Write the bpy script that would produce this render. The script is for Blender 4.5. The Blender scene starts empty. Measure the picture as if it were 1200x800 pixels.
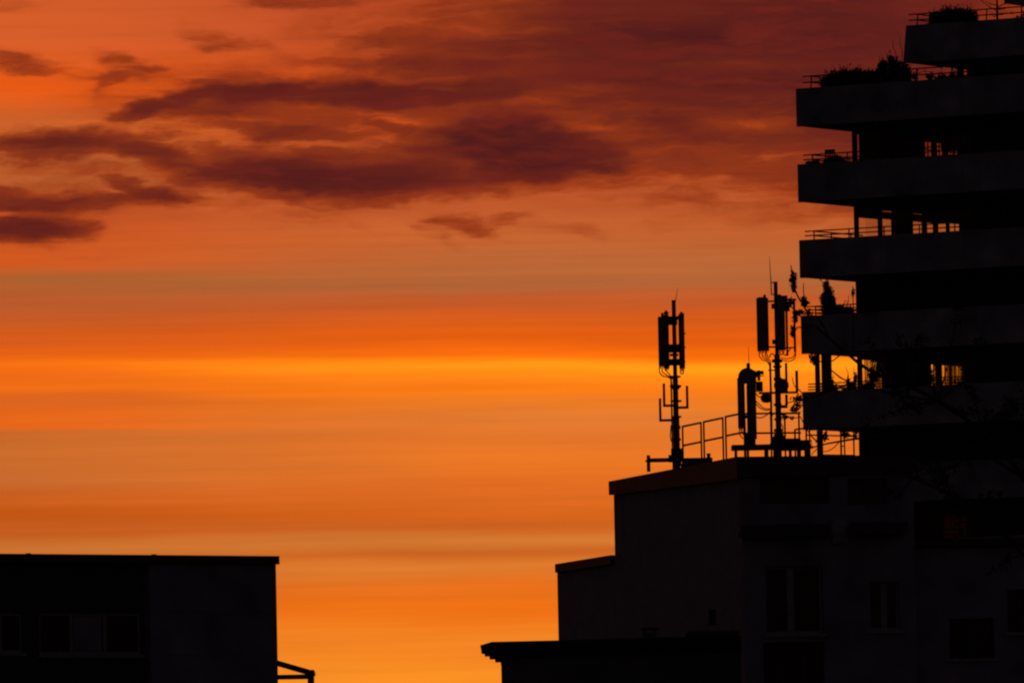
import bpy, bmesh, math, random
from mathutils import Vector, Matrix
random.seed(7)
S = bpy.context.scene
COL = S.collection
R_ = math.radians

# ------------------------------------------------------------------ camera
FPX = 12000.0                      # focal length in pixels of a 1200 px wide frame (about 360 mm)
PITCH = math.atan(650.0 / FPX)
ROLL = math.atan(0.020)
EYE = Vector((0, 0, 1.7))
_F = Vector((0, math.cos(PITCH), math.sin(PITCH)))
_R0 = Vector((1, 0, 0)); _U0 = Vector((0, -math.sin(PITCH), math.cos(PITCH)))
_R = math.cos(ROLL) * _R0 - math.sin(ROLL) * _U0
_U = math.sin(ROLL) * _R0 + math.cos(ROLL) * _U0
cam_d = bpy.data.cameras.new('camera'); cam = bpy.data.objects.new('camera', cam_d); COL.objects.link(cam)
cam_d.sensor_fit = 'HORIZONTAL'; cam_d.sensor_width = 36.0; cam_d.lens = 36.0 * FPX / 1200.0
cam_d.clip_start = 1.0; cam_d.clip_end = 20000.0
m = Matrix((_R, _U, -_F)).transposed().to_4x4(); m.translation = EYE
cam.matrix_world = m
S.camera = cam

def ray(px, py): return _R * ((px - 600) / FPX) + _U * ((400 - py) / FPX) + _F
def P(px, py, Y):
    d = ray(px, py); return EYE + d * (Y / d.y)
def mpp(Y): return Y / FPX         # metres per photo pixel at a distance

class VPlane:                      # an upright plane: a point on it and the plan angle of its horizontal
    def __init__(s, p0, ang):
        s.o = Vector((p0.x, p0.y, 0)); s.d = Vector((math.cos(ang), math.sin(ang), 0))
        s.n = Vector((math.sin(ang), -math.cos(ang), 0))
    def w(s, a, z, off=0.0): return s.o + s.d * a + s.n * off + Vector((0, 0, z))
    def hit(s, px, py):
        d = ray(px, py); t = (s.o - EYE).dot(s.n) / d.dot(s.n); p = EYE + d * t
        return ((p - s.o).dot(s.d), p.z)
    def at(s, px, py, off=0.0):
        a, z = s.hit(px, py); return s.w(a, z, off)

# ------------------------------------------------------------------ mesh builder
class MB:
    def __init__(s): s.v = []; s.f = []
    def add(s, vs, fs):
        b = len(s.v); s.v += [Vector(v) for v in vs]; s.f += [tuple(b + i for i in f) for f in fs]
    def prism(s, poly, vec):
        n = len(poly); vec = Vector(vec)
        s.add(list(poly) + [Vector(p) + vec for p in poly],
              [tuple(range(n)), tuple(range(2 * n - 1, n - 1, -1))] + [(i, i + n, (i + 1) % n + n, (i + 1) % n) for i in range(n)])
    def obox(s, c, ax, ay, az):    # centre and three half-axes
        c = Vector(c); q = [c + sx * ax + sy * ay + sz * az for sz in (-1, 1) for sy in (-1, 1) for sx in (-1, 1)]
        s.add(q, [(0, 2, 3, 1), (4, 5, 7, 6), (0, 1, 5, 4), (2, 6, 7, 3), (0, 4, 6, 2), (1, 3, 7, 5)])
    def bar(s, p, q, w, h=None, up=Vector((0, 0, 1))):
        p = Vector(p); q = Vector(q); h = h or w; d = (q - p)
        L = d.length; d = d / L
        if abs(d.dot(up)) > .95: up = Vector((0, 1, 0))
        sd = d.cross(up).normalized(); u = sd.cross(d)
        s.obox((p + q) / 2, d * L / 2, sd * w / 2, u * h / 2)
    def tube(s, pts, rad, n=8):
        pts = [Vector(p) for p in pts]
        if not isinstance(rad, (list, tuple)): rad = [rad] * len(pts)
        b = len(s.v); ref = None
        for i, p in enumerate(pts):
            t = (pts[min(i + 1, len(pts) - 1)] - pts[max(i - 1, 0)]).normalized()
            if ref is None: ref = t.orthogonal().normalized()
            ref = (ref - t * ref.dot(t)).normalized(); o = t.cross(ref)
            for k in range(n):
                a = 2 * math.pi * k / n
                s.v.append(p + (ref * math.cos(a) + o * math.sin(a)) * rad[i])
        for i in range(len(pts) - 1):
            for k in range(n):
                a = b + i * n + k; c = b + i * n + (k + 1) % n
                s.f.append((a, c, c + n, a + n))
        s.f.append(tuple(b + k for k in range(n - 1, -1, -1)))
        s.f.append(tuple(b + (len(pts) - 1) * n + k for k in range(n)))
    def ball(s, c, rx, ry=None, rz=None, n=12, m_=8):
        ry = ry or rx; rz = rz or rx; c = Vector(c); b = len(s.v)
        for i in range(m_ + 1):
            th = math.pi * i / m_
            for k in range(n):
                a = 2 * math.pi * k / n
                s.v.append(c + Vector((rx * math.sin(th) * math.cos(a), ry * math.sin(th) * math.sin(a), rz * math.cos(th))))
        for i in range(m_):
            for k in range(n):
                s.f.append((b + i * n + k, b + i * n + (k + 1) % n, b + (i + 1) * n + (k + 1) % n, b + (i + 1) * n + k))
    def leaf(s, c, L, W, rng=random):
        d = Vector((rng.gauss(0, 1), rng.gauss(0, 1), rng.gauss(0.2, 1))).normalized()
        o = d.orthogonal().normalized(); o = (Matrix.Rotation(rng.random() * 6.28, 3, d) @ o)
        nrm = d.cross(o) * L * .12
        s.add([c - d * L * .5, c - o * W * .5 + nrm, c + d * L * .5, c + o * W * .5 + nrm], [(0, 1, 2), (0, 2, 3)])
    def grid_wall(s, pl, ss, zs, solid, t):   # wall with real openings; t = thickness behind the plane
        ns, nz = len(ss) - 1, len(zs) - 1
        ok = lambda i, j: 0 <= i < ns and 0 <= j < nz and solid(i, j)
        for i in range(ns):
            for j in range(nz):
                if not ok(i, j): continue
                a0, a1, z0, z1 = ss[i], ss[i + 1], zs[j], zs[j + 1]
                q = lambda a, z, o: pl.w(a, z, o)
                s.add([q(a0, z0, 0), q(a1, z0, 0), q(a1, z1, 0), q(a0, z1, 0)], [(0, 1, 2, 3)])
                s.add([q(a0, z0, -t), q(a1, z0, -t), q(a1, z1, -t), q(a0, z1, -t)], [(3, 2, 1, 0)])
                if not ok(i - 1, j): s.add([q(a0, z0, 0), q(a0, z1, 0), q(a0, z1, -t), q(a0, z0, -t)], [(0, 1, 2, 3)])
                if not ok(i + 1, j): s.add([q(a1, z0, 0), q(a1, z0, -t), q(a1, z1, -t), q(a1, z1, 0)], [(0, 1, 2, 3)])
                if not ok(i, j - 1): s.add([q(a0, z0, 0), q(a0, z0, -t), q(a1, z0, -t), q(a1, z0, 0)], [(0, 1, 2, 3)])
                if not ok(i, j + 1): s.add([q(a0, z1, 0), q(a1, z1, 0), q(a1, z1, -t), q(a0, z1, -t)], [(0, 1, 2, 3)])
    def build(s, name, mat, parent=None, root=None, label=None, smooth=False):
        me = bpy.data.meshes.new(name)
        base = Vector((0, 0, 0))
        r = root or parent
        while r is not None and r.parent is not None: r = r.parent
        if r is not None: base = r.location
        me.from_pydata([v - base for v in s.v], [], s.f)
        bm = bmesh.new(); bm.from_mesh(me); bmesh.ops.recalc_face_normals(bm, faces=bm.faces); bm.to_mesh(me); bm.free()
        if smooth:
            for p_ in me.polygons: p_.use_smooth = True
        me.materials.append(mat)
        o = bpy.data.objects.new(name, me); COL.objects.link(o)
        if parent is not None: o.parent = parent
        if label: o['label'] = label
        return o

def build_each(q, name, mat, parent, touch=.012):
    """one object per separate piece (pieces whose boxes touch stay together)"""
    par = list(range(len(q.v)))
    def fd_(a):
        while par[a] != a: par[a] = par[par[a]]; a = par[a]
        return a
    for f in q.f:
        for i in f[1:]: par[fd_(i)] = fd_(f[0])
    comp = {}
    for i in range(len(q.v)): comp.setdefault(fd_(i), []).append(i)
    groups = [[set(c), [min(q.v[i][k] for i in c) - touch for k in range(3)], [max(q.v[i][k] for i in c) + touch for k in range(3)]] for c in comp.values()]
    merged = True
    while merged:
        merged = False
        for a in range(len(groups)):
            for b in range(a + 1, len(groups)):
                A, B = groups[a], groups[b]
                if all(A[1][k] < B[2][k] and B[1][k] < A[2][k] for k in range(3)):
                    groups[a] = [A[0] | B[0], [min(A[1][k], B[1][k]) for k in range(3)], [max(A[2][k], B[2][k]) for k in range(3)]]
                    del groups[b]; merged = True; break
            if merged: break
    for vs, _, _ in groups:
        ix = sorted(vs); mp_ = {v: i for i, v in enumerate(ix)}; n = MB(); n.v = [q.v[i] for i in ix]
        n.f = [tuple(mp_[i] for i in f) for f in q.f if f[0] in vs]; n.build(name, mat, parent)

def thing(name, label, cat, loc, group=None):
    o = bpy.data.objects.new(name, None); COL.objects.link(o); o.location = Vector(loc)
    o.empty_display_size = .3
    o['label'] = label; o['category'] = cat
    if group: o['group'] = group
    return o

def wall_openings(pl, s0, s1, z0, z1, ops, t):     # ops: (sa, sb, za, zb)
    ss = sorted({s0, s1} | {o[0] for o in ops} | {o[1] for o in ops})
    zs = sorted({z0, z1} | {o[2] for o in ops} | {o[3] for o in ops})
    def solid(i, j):
        a = (ss[i] + ss[i + 1]) / 2; z = (zs[j] + zs[j + 1]) / 2
        return not any(o[0] < a < o[1] and o[2] < z < o[3] for o in ops)
    b = MB(); b.grid_wall(pl, ss, zs, solid, t); return b

# ------------------------------------------------------------------ materials
def lin(c):
    return tuple(((x / 255) / 12.92 if x / 255 <= .04045 else ((x / 255 + .055) / 1.055) ** 2.4) for x in c[:3]) + (1.0,)

def mat(name, col, rough=.8, metal=0.0, var=.25, scale=1.5, bump=.15, spec=.3):
    mt = bpy.data.materials.new(name); mt.use_nodes = True
    nt = mt.node_tree; b = nt.nodes['Principled BSDF']
    b.inputs['Roughness'].default_value = rough; b.inputs['Metallic'].default_value = metal
    b.inputs['Specular IOR Level'].default_value = spec
    tc = nt.nodes.new('ShaderNodeTexCoord'); nz = nt.nodes.new('ShaderNodeTexNoise')
    nz.inputs['Scale'].default_value = scale; nz.inputs['Detail'].default_value = 6
    nt.links.new(tc.outputs['Object'], nz.inputs['Vector'])
    cr = nt.nodes.new('ShaderNodeValToRGB')
    cr.color_ramp.elements[0].position = .3; cr.color_ramp.elements[1].position = .7
    cr.color_ramp.elements[0].color = tuple(c * (1 - var) for c in col) + (1,)
    cr.color_ramp.elements[1].color = tuple(min(1, c * (1 + var)) for c in col) + (1,)
    nt.links.new(nz.outputs['Fac'], cr.inputs['Fac']); nt.links.new(cr.outputs['Color'], b.inputs['Base Color'])
    if bump:
        bp = nt.nodes.new('ShaderNodeBump'); bp.inputs['Strength'].default_value = bump; bp.inputs['Distance'].default_value = .02
        n2 = nt.nodes.new('ShaderNodeTexNoise'); n2.inputs['Scale'].default_value = scale * 18; n2.inputs['Detail'].default_value = 4
        nt.links.new(tc.outputs['Object'], n2.inputs['Vector']); nt.links.new(n2.outputs['Fac'], bp.inputs['Height'])
        nt.links.new(bp.outputs['Normal'], b.inputs['Normal'])
    return mt

def brick_mat(name, c1, c2, mortar, ang):
    mt = mat(name, c1, .9, bump=0); nt = mt.node_tree; b = nt.nodes['Principled BSDF']
    tc = nt.nodes.new('ShaderNodeTexCoord'); mp = nt.nodes.new('ShaderNodeMapping'); mp.vector_type = 'POINT'
    mp.inputs['Rotation'].default_value = (0, 0, -ang)
    nt.links.new(tc.outputs['Object'], mp.inputs['Vector'])
    sp = nt.nodes.new('ShaderNodeSeparateXYZ'); cb = nt.nodes.new('ShaderNodeCombineXYZ')
    nt.links.new(mp.outputs['Vector'], sp.inputs[0]); nt.links.new(sp.outputs['X'], cb.inputs['X']); nt.links.new(sp.outputs['Z'], cb.inputs['Y'])
    br = nt.nodes.new('ShaderNodeTexBrick'); br.inputs['Scale'].default_value = 1.0
    br.inputs['Brick Width'].default_value = .25; br.inputs['Row Height'].default_value = .083; br.inputs['Mortar Size'].default_value = .011
    br.inputs['Color1'].default_value = c1 + (1,); br.inputs['Color2'].default_value = c2 + (1,); br.inputs['Mortar'].default_value = mortar + (1,)
    nt.links.new(cb.outputs[0], br.inputs['Vector'])
    mx = nt.nodes.new('ShaderNodeMix'); mx.data_type = 'RGBA'; mx.blend_type = 'MULTIPLY'; mx.inputs['Factor'].default_value = .5
    nz = [n for n in nt.nodes if n.type == 'TEX_NOISE'][0]
    cr = nt.nodes.new('ShaderNodeValToRGB'); cr.color_ramp.elements[0].position = .3; cr.color_ramp.elements[1].position = .7
    cr.color_ramp.elements[0].color = (.55, .55, .55, 1)
    nt.links.new(nz.outputs['Fac'], cr.inputs['Fac'])
    nt.links.new(br.outputs['Color'], mx.inputs['A']); nt.links.new(cr.outputs['Color'], mx.inputs['B'])
    nt.links.new(mx.outputs['Result'], b.inputs['Base Color'])
    bp = nt.nodes.new('ShaderNodeBump'); bp.inputs['Strength'].default_value = .4; bp.inputs['Distance'].default_value = .01; bp.invert = True
    nt.links.new(br.outputs['Fac'], bp.inputs['Height']); nt.links.new(bp.outputs['Normal'], b.inputs['Normal'])
    return mt

def glass_mat(name, tint=.85, gloss=.07):
    mt = bpy.data.materials.new(name); mt.use_nodes = True; nt = mt.node_tree; nt.nodes.clear()
    o = nt.nodes.new('ShaderNodeOutputMaterial'); mx = nt.nodes.new('ShaderNodeMixShader'); mx.inputs[0].default_value = gloss
    t = nt.nodes.new('ShaderNodeBsdfTransparent'); t.inputs[0].default_value = (tint, tint, tint, 1)
    g = nt.nodes.new('ShaderNodeBsdfGlossy'); g.inputs['Roughness'].default_value = .04
    nt.links.new(t.outputs[0], mx.inputs[1]); nt.links.new(g.outputs[0], mx.inputs[2]); nt.links.new(mx.outputs[0], o.inputs[0])
    return mt

def sheer_mat(name, col, opening):
    mt = bpy.data.materials.new(name); mt.use_nodes = True; nt = mt.node_tree; nt.nodes.clear()
    o = nt.nodes.new('ShaderNodeOutputMaterial'); mx = nt.nodes.new('ShaderNodeMixShader'); mx.inputs[0].default_value = opening
    tl = nt.nodes.new('ShaderNodeBsdfTranslucent'); tl.inputs[0].default_value = col + (1,)
    t = nt.nodes.new('ShaderNodeBsdfTransparent'); t.inputs[0].default_value = (1, .93, .8, 1)
    tc = nt.nodes.new('ShaderNodeTexCoord'); nz = nt.nodes.new('ShaderNodeTexNoise'); nz.inputs['Scale'].default_value = 9
    mp = nt.nodes.new('ShaderNodeMapping'); mp.inputs['Scale'].default_value = (1, 1, .05)
    nt.links.new(tc.outputs['Object'], mp.inputs[0]); nt.links.new(mp.outputs[0], nz.inputs['Vector'])
    mr = nt.nodes.new('ShaderNodeMapRange'); mr.inputs['From Min'].default_value = .3; mr.inputs['From Max'].default_value = .7
    mr.inputs['To Min'].default_value = opening * .35; mr.inputs['To Max'].default_value = opening * 1.4
    nt.links.new(nz.outputs['Fac'], mr.inputs['Value']); nt.links.new(mr.outputs[0], mx.inputs[0])
    nt.links.new(tl.outputs[0], mx.inputs[1]); nt.links.new(t.outputs[0], mx.inputs[2]); nt.links.new(mx.outputs[0], o.inputs[0])
    return mt

ANG_L = None
M = dict(
    concrete=mat('board_concrete', (.33, .31, .32), .9, var=.45, scale=.9, bump=.3),
    soffit=mat('concrete_soffit', (.22, .21, .21), .9, scale=.8),
    render=mat('dark_render', (.16, .14, .15), .9, scale=.6),
    cladding=mat('dark_cladding', (.10, .09, .095), .7, scale=1.2),
    plaster=mat('grey_plaster', (.29, .26, .29), .9, var=.4, scale=.8, bump=.3),
    fascia=mat('brown_metal_fascia', (.10, .055, .05), .6, scale=2),
    roofing=mat('bitumen_roofing', (.05, .05, .05), .95, scale=3),
    steel=mat('galvanised_steel', (.20, .19, .19), .55, .6, scale=6, bump=.05),
    darksteel=mat('dark_painted_steel', (.06, .05, .05), .6, .2, scale=6, bump=.05),
    radome=mat('grey_radome', (.22, .21, .21), .6, scale=3, bump=.03),
    cable=mat('black_cable', (.03, .028, .028), .7, scale=9, bump=0),
    frame=mat('pale_window_frame', (.36, .34, .34), .5, scale=4, bump=.05),
    darkframe=mat('brown_window_frame', (.09, .06, .05), .6, scale=4, bump=.05),
    wood=mat('dark_wood', (.08, .05, .035), .7, scale=8),
    leaf=mat('leaf_green', (.055, .075, .03), .75, var=.45, scale=5, bump=0),
    leaf2=mat('leaf_olive', (.07, .07, .035), .75, var=.45, scale=5, bump=0),
    bark=mat('bark', (.085, .065, .05), .95, scale=6),
    pot=mat('terracotta', (.22, .10, .06), .9, scale=5),
    interior=mat('interior_wall', (.16, .14, .13), .9, scale=.6, bump=0),
    ground=mat('ground_asphalt_and_grass', (.055, .055, .05), .95, scale=.05),
    glass=glass_mat('window_glass', .84, .035),
    blackglass=mat('dark_room_glass', (.015, .015, .018), .15, scale=2, bump=0, spec=.5),
    thick=sheer_mat('heavy_curtain', (.06, .028, .014), .005),
    sheer=sheer_mat('sheer_curtain', (.75, .62, .45), .55),
    blind=sheer_mat('closed_sheer_curtain', (.75, .6, .4), .5),
)

# ------------------------------------------------------------------ render settings, sky and sun
S.render.engine = 'CYCLES'
S.view_settings.view_transform = 'Standard'; S.view_settings.look = 'None'
S.view_settings.exposure = 0.0; S.view_settings.gamma = 1.0; S.view_settings.use_curve_mapping = False
S.cycles.max_bounces = 6; S.cycles.diffuse_bounces = 3; S.cycles.transparent_max_bounces = 12
S.cycles.filter_width = 2.2
S.cycles.use_denoising = True

SUN_EL, SUN_AZ = R_(0.6), math.atan(330 / FPX)
W = bpy.data.worlds.new('World'); S.world = W; W.use_nodes = True
nt = W.node_tree; nt.nodes.clear()
N = lambda t: nt.nodes.new(t)
def lk(a, b): nt.links.new(a, b)
def ma(op, a, b=None, c=None, clamp=False):
    n = N('ShaderNodeMath'); n.operation = op; n.use_clamp = clamp
    for i, v in enumerate((a, b, c)):
        if v is None: continue
        if isinstance(v, (int, float)): n.inputs[i].default_value = v
        else: lk(v, n.inputs[i])
    return n.outputs[0]
def smooth(x, lo, hi, a=0.0, b=1.0):
    n = N('ShaderNodeMapRange'); n.interpolation_type = 'SMOOTHSTEP'; lk(x, n.inputs['Value'])
    n.inputs['From Min'].default_value = lo; n.inputs['From Max'].default_value = hi
    n.inputs['To Min'].default_value = a; n.inputs['To Max'].default_value = b
    return n.outputs[0]
def comb(x, y, z=0.0):
    n = N('ShaderNodeCombineXYZ')
    for i, v in enumerate((x, y, z)):
        if isinstance(v, (int, float)): n.inputs[i].default_value = v
        else: lk(v, n.inputs[i])
    return n.outputs[0]
def noise(x, y, z, detail, rough=.55, out='Fac'):
    n = N('ShaderNodeTexNoise'); n.inputs['Scale'].default_value = 1.0; n.inputs['Detail'].default_value = detail
    n.inputs['Roughness'].default_value = rough; lk(comb(x, y, z), n.inputs['Vector']); return n.outputs[out]
def mixc(f, a, b, mode='MIX'):
    n = N('ShaderNodeMix'); n.data_type = 'RGBA'; n.blend_type = mode
    for k, v in (('Factor', f), ('A', a), ('B', b)):
        sk = [s for s in n.inputs if s.name == k and (k == 'Factor' and s.type == 'VALUE' or k != 'Factor' and s.type == 'RGBA')][0]
        if isinstance(v, (int, float)): sk.default_value = v
        elif isinstance(v, tuple): sk.default_value = v
        else: lk(v, sk)
    return [s for s in n.outputs if s.type == 'RGBA'][0]

tc = N('ShaderNodeTexCoord'); sp = N('ShaderNodeSeparateXYZ'); lk(tc.outputs['Generated'], sp.inputs[0])
dx, dy, dz = sp.outputs
az = ma('ARCTAN2', dx, dy); el = ma('ARCSINE', dz)
X = ma('MULTIPLY', az, FPX); Y = ma('MULTIPLY', el, FPX)        # azimuth and elevation, 12000 units to the radian
cR, sR = math.cos(ROLL), math.sin(ROLL)
def sky_at(px, py):                # photo pixel -> (azimuth, elevation) units
    d = ray(px, py).normalized(); return math.atan2(d.x, d.y) * FPX, math.asin(d.z) * FPX

wx = noise(ma('DIVIDE', X, 150.), ma('DIVIDE', Y, 46.), 3.1, 5)
wy = noise(ma('DIVIDE', X, 170.), ma('DIVIDE', Y, 50.), 17.7, 5)
wx2 = noise(ma('DIVIDE', X, 48.), ma('DIVIDE', Y, 17.), 23.1, 4)
wy2 = noise(ma('DIVIDE', X, 52.), ma('DIVIDE', Y, 19.), 37.7, 4)
Xw = ma('ADD', X, ma('ADD', ma('MULTIPLY', ma('SUBTRACT', wx, .5), 95.), ma('MULTIPLY', ma('SUBTRACT', wx2, .5), 60.)))
Yw = ma('ADD', Y, ma('ADD', ma('MULTIPLY', ma('SUBTRACT', wy, .5), 30.), ma('MULTIPLY', ma('SUBTRACT', wy2, .5), 24.)))
pw = comb(Xw, Yw, 0.0)

CLOUDS = [  # centre x, y, radii, tilt, weight  (degrees rising to the right)
 (180,131,75,11,13,.9),(235,112,70,17,18,.9),(310,108,130,20,1,.98),(430,110,190,20,1,.98),(560,106,190,22,1,.9),(250,128,120,14,4,.75),
 (300,138,240,20,0,.5),(520,124,200,18,0,.6),(700,110,240,26,0,.6),
 (245,206,90,17,4,.8),(340,204,200,27,-1,.98),(450,208,170,28,0,.92),(330,222,150,14,0,.75),(540,205,150,26,0,.75),(400,182,120,12,-3,.75),
 (600,173,170,40,-3,1.15),(520,170,80,22,0,.85),(695,184,90,20,-4,1.0),(520,182,150,28,0,.8),(660,180,110,22,-3,.9),(450,153,55,12,-26,.75),(500,160,90,16,-8,.75),
 (60,174,130,19,1,.95),(165,180,110,15,-10,.9),(230,192,70,10,-14,.7),(70,155,120,9,2,.55),(150,163,120,9,-3,.5),
 (40,234,120,13,0,.85),(120,232,90,9,-2,.7),(170,226,80,13,-14,.85),(215,236,50,8,-14,.5),(40,267,105,18,3,1.0),(100,262,60,10,0,.6),
 (340,157,120,13,-4,.8),(410,166,70,9,-12,.6),(300,172,120,12,0,.5),
 (820,25,380,70,0,.98),(640,56,180,26,0,.88),(770,66,260,34,0,.95),(560,55,110,18,0,.72),(495,75,150,15,0,.78),(470,50,110,11,0,.55),(430,30,110,8,-3,.3),
 (960,60,230,85,0,.85),(670,92,210,24,0,.8),(840,98,220,26,0,.72),(730,88,200,22,0,.85),(580,78,150,18,0,.75),
 (790,145,170,18,-2,.92),(690,134,130,10,0,.6),(880,158,90,15,-8,.75),(740,116,170,9,0,.75),(850,116,140,9,0,.8),(950,118,130,26,0,.6),
 (590,4,60,14,0,.7),(620,22,60,8,-10,.4),(370,2,130,10,0,.55),(555,18,80,7,0,.45),
 (262,47,75,14,-14,.52),(310,54,70,10,-6,.45),(240,38,40,5,-22,.4),(152,72,60,11,-12,.58),(170,78,40,5,-6,.5),(30,74,90,13,-5,.58),(65,86,46,6,-9,.42),(125,100,50,16,30,.46),(112,94,44,6,0,.3),(175,92,75,11,-10,.40),(30,100,60,5,0,.2),
 (545,267,62,15,-16,.55),(590,262,50,11,8,.5),(512,276,46,10,-24,.42),(650,268,90,11,-3,.34),(690,276,40,8,-8,.3),(768,264,26,12,-18,.24),(630,238,110,12,-10,.28),(350,254,60,11,-22,.32),(415,266,50,10,-22,.28),(330,262,40,8,0,.25),(460,248,90,10,-5,.22),
 (120,298,110,7,0,.24),(20,296,80,9,0,.14),(10,6,80,14,0,.34),(60,22,90,8,10,.14),
 (330,160,360,95,0,.50),(480,60,220,62,0,.48),(860,45,420,170,0,.92),(720,170,220,40,0,.40),(90,205,200,75,0,.36),(320,218,290,40,0,.46),(1010,60,260,170,0,.95),(640,80,300,80,0,.7),(560,140,300,70,0,.6),(330,120,280,50,0,.46),(150,200,210,60,0,.40),(480,240,320,30,0,.22),
]
acc = None
for (cx, cy, rx, ry, tl, wt) in CLOUDS:
    u, v = sky_at(cx, cy)
    mp = N('ShaderNodeMapping'); mp.vector_type = 'TEXTURE'; lk(pw, mp.inputs['Vector'])
    mp.inputs['Location'].default_value = (u, v, 0); mp.inputs['Rotation'].default_value = (0, 0, R_(tl) - ROLL)
    mp.inputs['Scale'].default_value = (rx * 1.36, ry * 1.9, 1)
    g = N('ShaderNodeTexGradient'); g.gradient_type = 'SPHERICAL'; lk(mp.outputs[0], g.inputs[0])
    w_ = ma('MULTIPLY', smooth(g.outputs['Fac'], 0, .85), wt)
    acc = ma('SMOOTH_MAX', acc, w_, .22) if acc is not None else w_
acc = ma('MULTIPLY', ma('MAXIMUM', ma('SUBTRACT', acc, 0.1818), 0.0), 1.1225)   # take out the floor the soft maximum builds up
# more cloud above and beside the frame, so the sky goes on past the picture
far = noise(ma('DIVIDE', X, 900.), ma('DIVIDE', Y, 190.), 51.0, 5)
farm = ma('MAXIMUM', smooth(Y, 1120., 1500.), ma('MULTIPLY', smooth(ma('ABSOLUTE', X), 700., 1300.), smooth(Y, 500., 900.)))
acc = ma('MAXIMUM', acc, ma('MULTIPLY', farm, smooth(far, .42, .62, 0., .9)))

fb = noise(ma('DIVIDE', Xw, 105.), ma('DIVIDE', Yw, 19.), 5.5, 7, .55)
fb2 = noise(ma('DIVIDE', X, 300.), ma('DIVIDE', Y, 24.), 61.5, 4, .5)
gate = smooth(acc, 0.02, .35)
dens = ma('ADD', acc, ma('MULTIPLY', gate, ma('ADD', ma('MULTIPLY', ma('SUBTRACT', fb, .5), 1.0), ma('MULTIPLY', ma('SUBTRACT', fb2, .5), .7))))
d1 = smooth(dens, -.01, .47)        # thin, reddish veil
d2 = smooth(dens, .22, .98)       # thick, purple-brown core

TOPY = 1300.0
def ramp(stops):
    n = N('ShaderNodeValToRGB'); cr = n.color_ramp; cr.interpolation = 'EASE'
    st = sorted(((1050 - y) / TOPY, c) for y, c in stops)
    while len(cr.elements) < len(st): cr.elements.new(.5)
    for e, (t, c) in zip(cr.elements, st): e.position = max(0, min(1, t))
    for i, (t, c) in enumerate(st): cr.elements[i].position = max(0, min(1, t)); cr.elements[i].color = lin(c)
    return n
bw = noise(ma('DIVIDE', X, 480.), ma('DIVIDE', Y, 48.), 8.3, 2, .45)
bw2 = noise(ma('DIVIDE', X, 520.), ma('DIVIDE', Y, 11.), 28.3, 1, .4)
Yb = ma('ADD', Y, ma('ADD', ma('MULTIPLY', ma('SUBTRACT', bw, .5), 34.), ma('MULTIPLY', ma('SUBTRACT', bw2, .5), 4.)))
Yb = ma('ADD', Yb, ma('MULTIPLY', ma('MINIMUM', ma('MAXIMUM', X, -900.), 900.), .014))
tt = ma('DIVIDE', Yb, TOPY)
left = ramp([(1050,(170,75,22)),(900,(225,110,24)),(800,(248,140,36)),(765,(242,130,34)),(742,(238,124,34)),(718,(230,110,26)),(698,(224,106,26)),(680,(212,112,42)),
 (666,(214,118,48)),(651,(204,106,38)),(634,(202,114,48)),(615,(196,92,30)),(598,(194,86,20)),(578,(202,94,30)),(558,(197,104,46)),(530,(203,107,44)),
 (506,(200,104,42)),(495,(232,102,24)),(472,(216,98,30)),(455,(240,110,22)),(443,(236,104,22)),(430,(248,114,17)),(414,(230,97,20)),(395,(212,90,26)),
 (352,(187,90,44)),(328,(176,96,46)),(300,(212,88,30)),(250,(206,86,36)),(200,(190,98,48)),(140,(206,98,42)),(105,(234,91,22)),(40,(214,94,42))])
right = ramp([(1050,(180,80,22)),(900,(235,120,24)),(800,(250,144,36)),(752,(243,131,34)),(716,(240,114,20)),(690,(231,112,28)),(665,(223,122,44)),(650,(206,101,34)),
 (633,(212,120,48)),(616,(206,98,32)),(600,(214,100,28)),(575,(226,108,34)),(542,(236,120,36)),(510,(230,118,42)),(492,(226,122,48)),(474,(238,124,36)),
 (456,(250,124,22)),(441,(266,140,22)),(429,(278,158,24)),(414,(250,110,12)),(398,(232,95,16)),(374,(217,92,26)),(354,(196,90,40)),(336,(178,99,54)),
 (316,(187,102,54)),(272,(199,100,48)),(222,(197,92,46)),(190,(202,87,40)),(152,(228,88,25)),(105,(215,82,28)),(40,(190,75,38)),(-200,(120,48,36))])
lk(tt, left.inputs['Fac']); lk(tt, right.inputs['Fac'])
base = mixc(smooth(ma('ADD', X, ma('MULTIPLY', ma('SUBTRACT', bw, .5), 300.)), -640., 20.), left.outputs['Color'], right.outputs['Color'])
st1 = noise(ma('DIVIDE', X, 330.), ma('DIVIDE', Y, 17.), 71.0, 3, .5)
st2 = noise(ma('DIVIDE', X, 1500.), ma('DIVIDE', Y, 6.), 81.0, 2, .5)
gain = ma('ADD', 1.0, ma('ADD', ma('MULTIPLY', ma('SUBTRACT', st1, .5), .24), ma('MULTIPLY', ma('SUBTRACT', st2, .5), .14)))
vm = N('ShaderNodeVectorMath'); vm.operation = 'SCALE'; lk(base, vm.inputs[0]); lk(gain, vm.inputs['Scale']); base = vm.outputs[0]
veil = mixc(smooth(fb2, .35, .65), lin((142, 52, 23)), lin((160, 59, 22)))
core = mixc(smooth(fb, .3, .7), lin((74, 25, 26)), lin((108, 35, 27)))
skyc = mixc(ma('MULTIPLY', d1, .92), base, veil)
skyc = mixc(d2, skyc, core)
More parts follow.
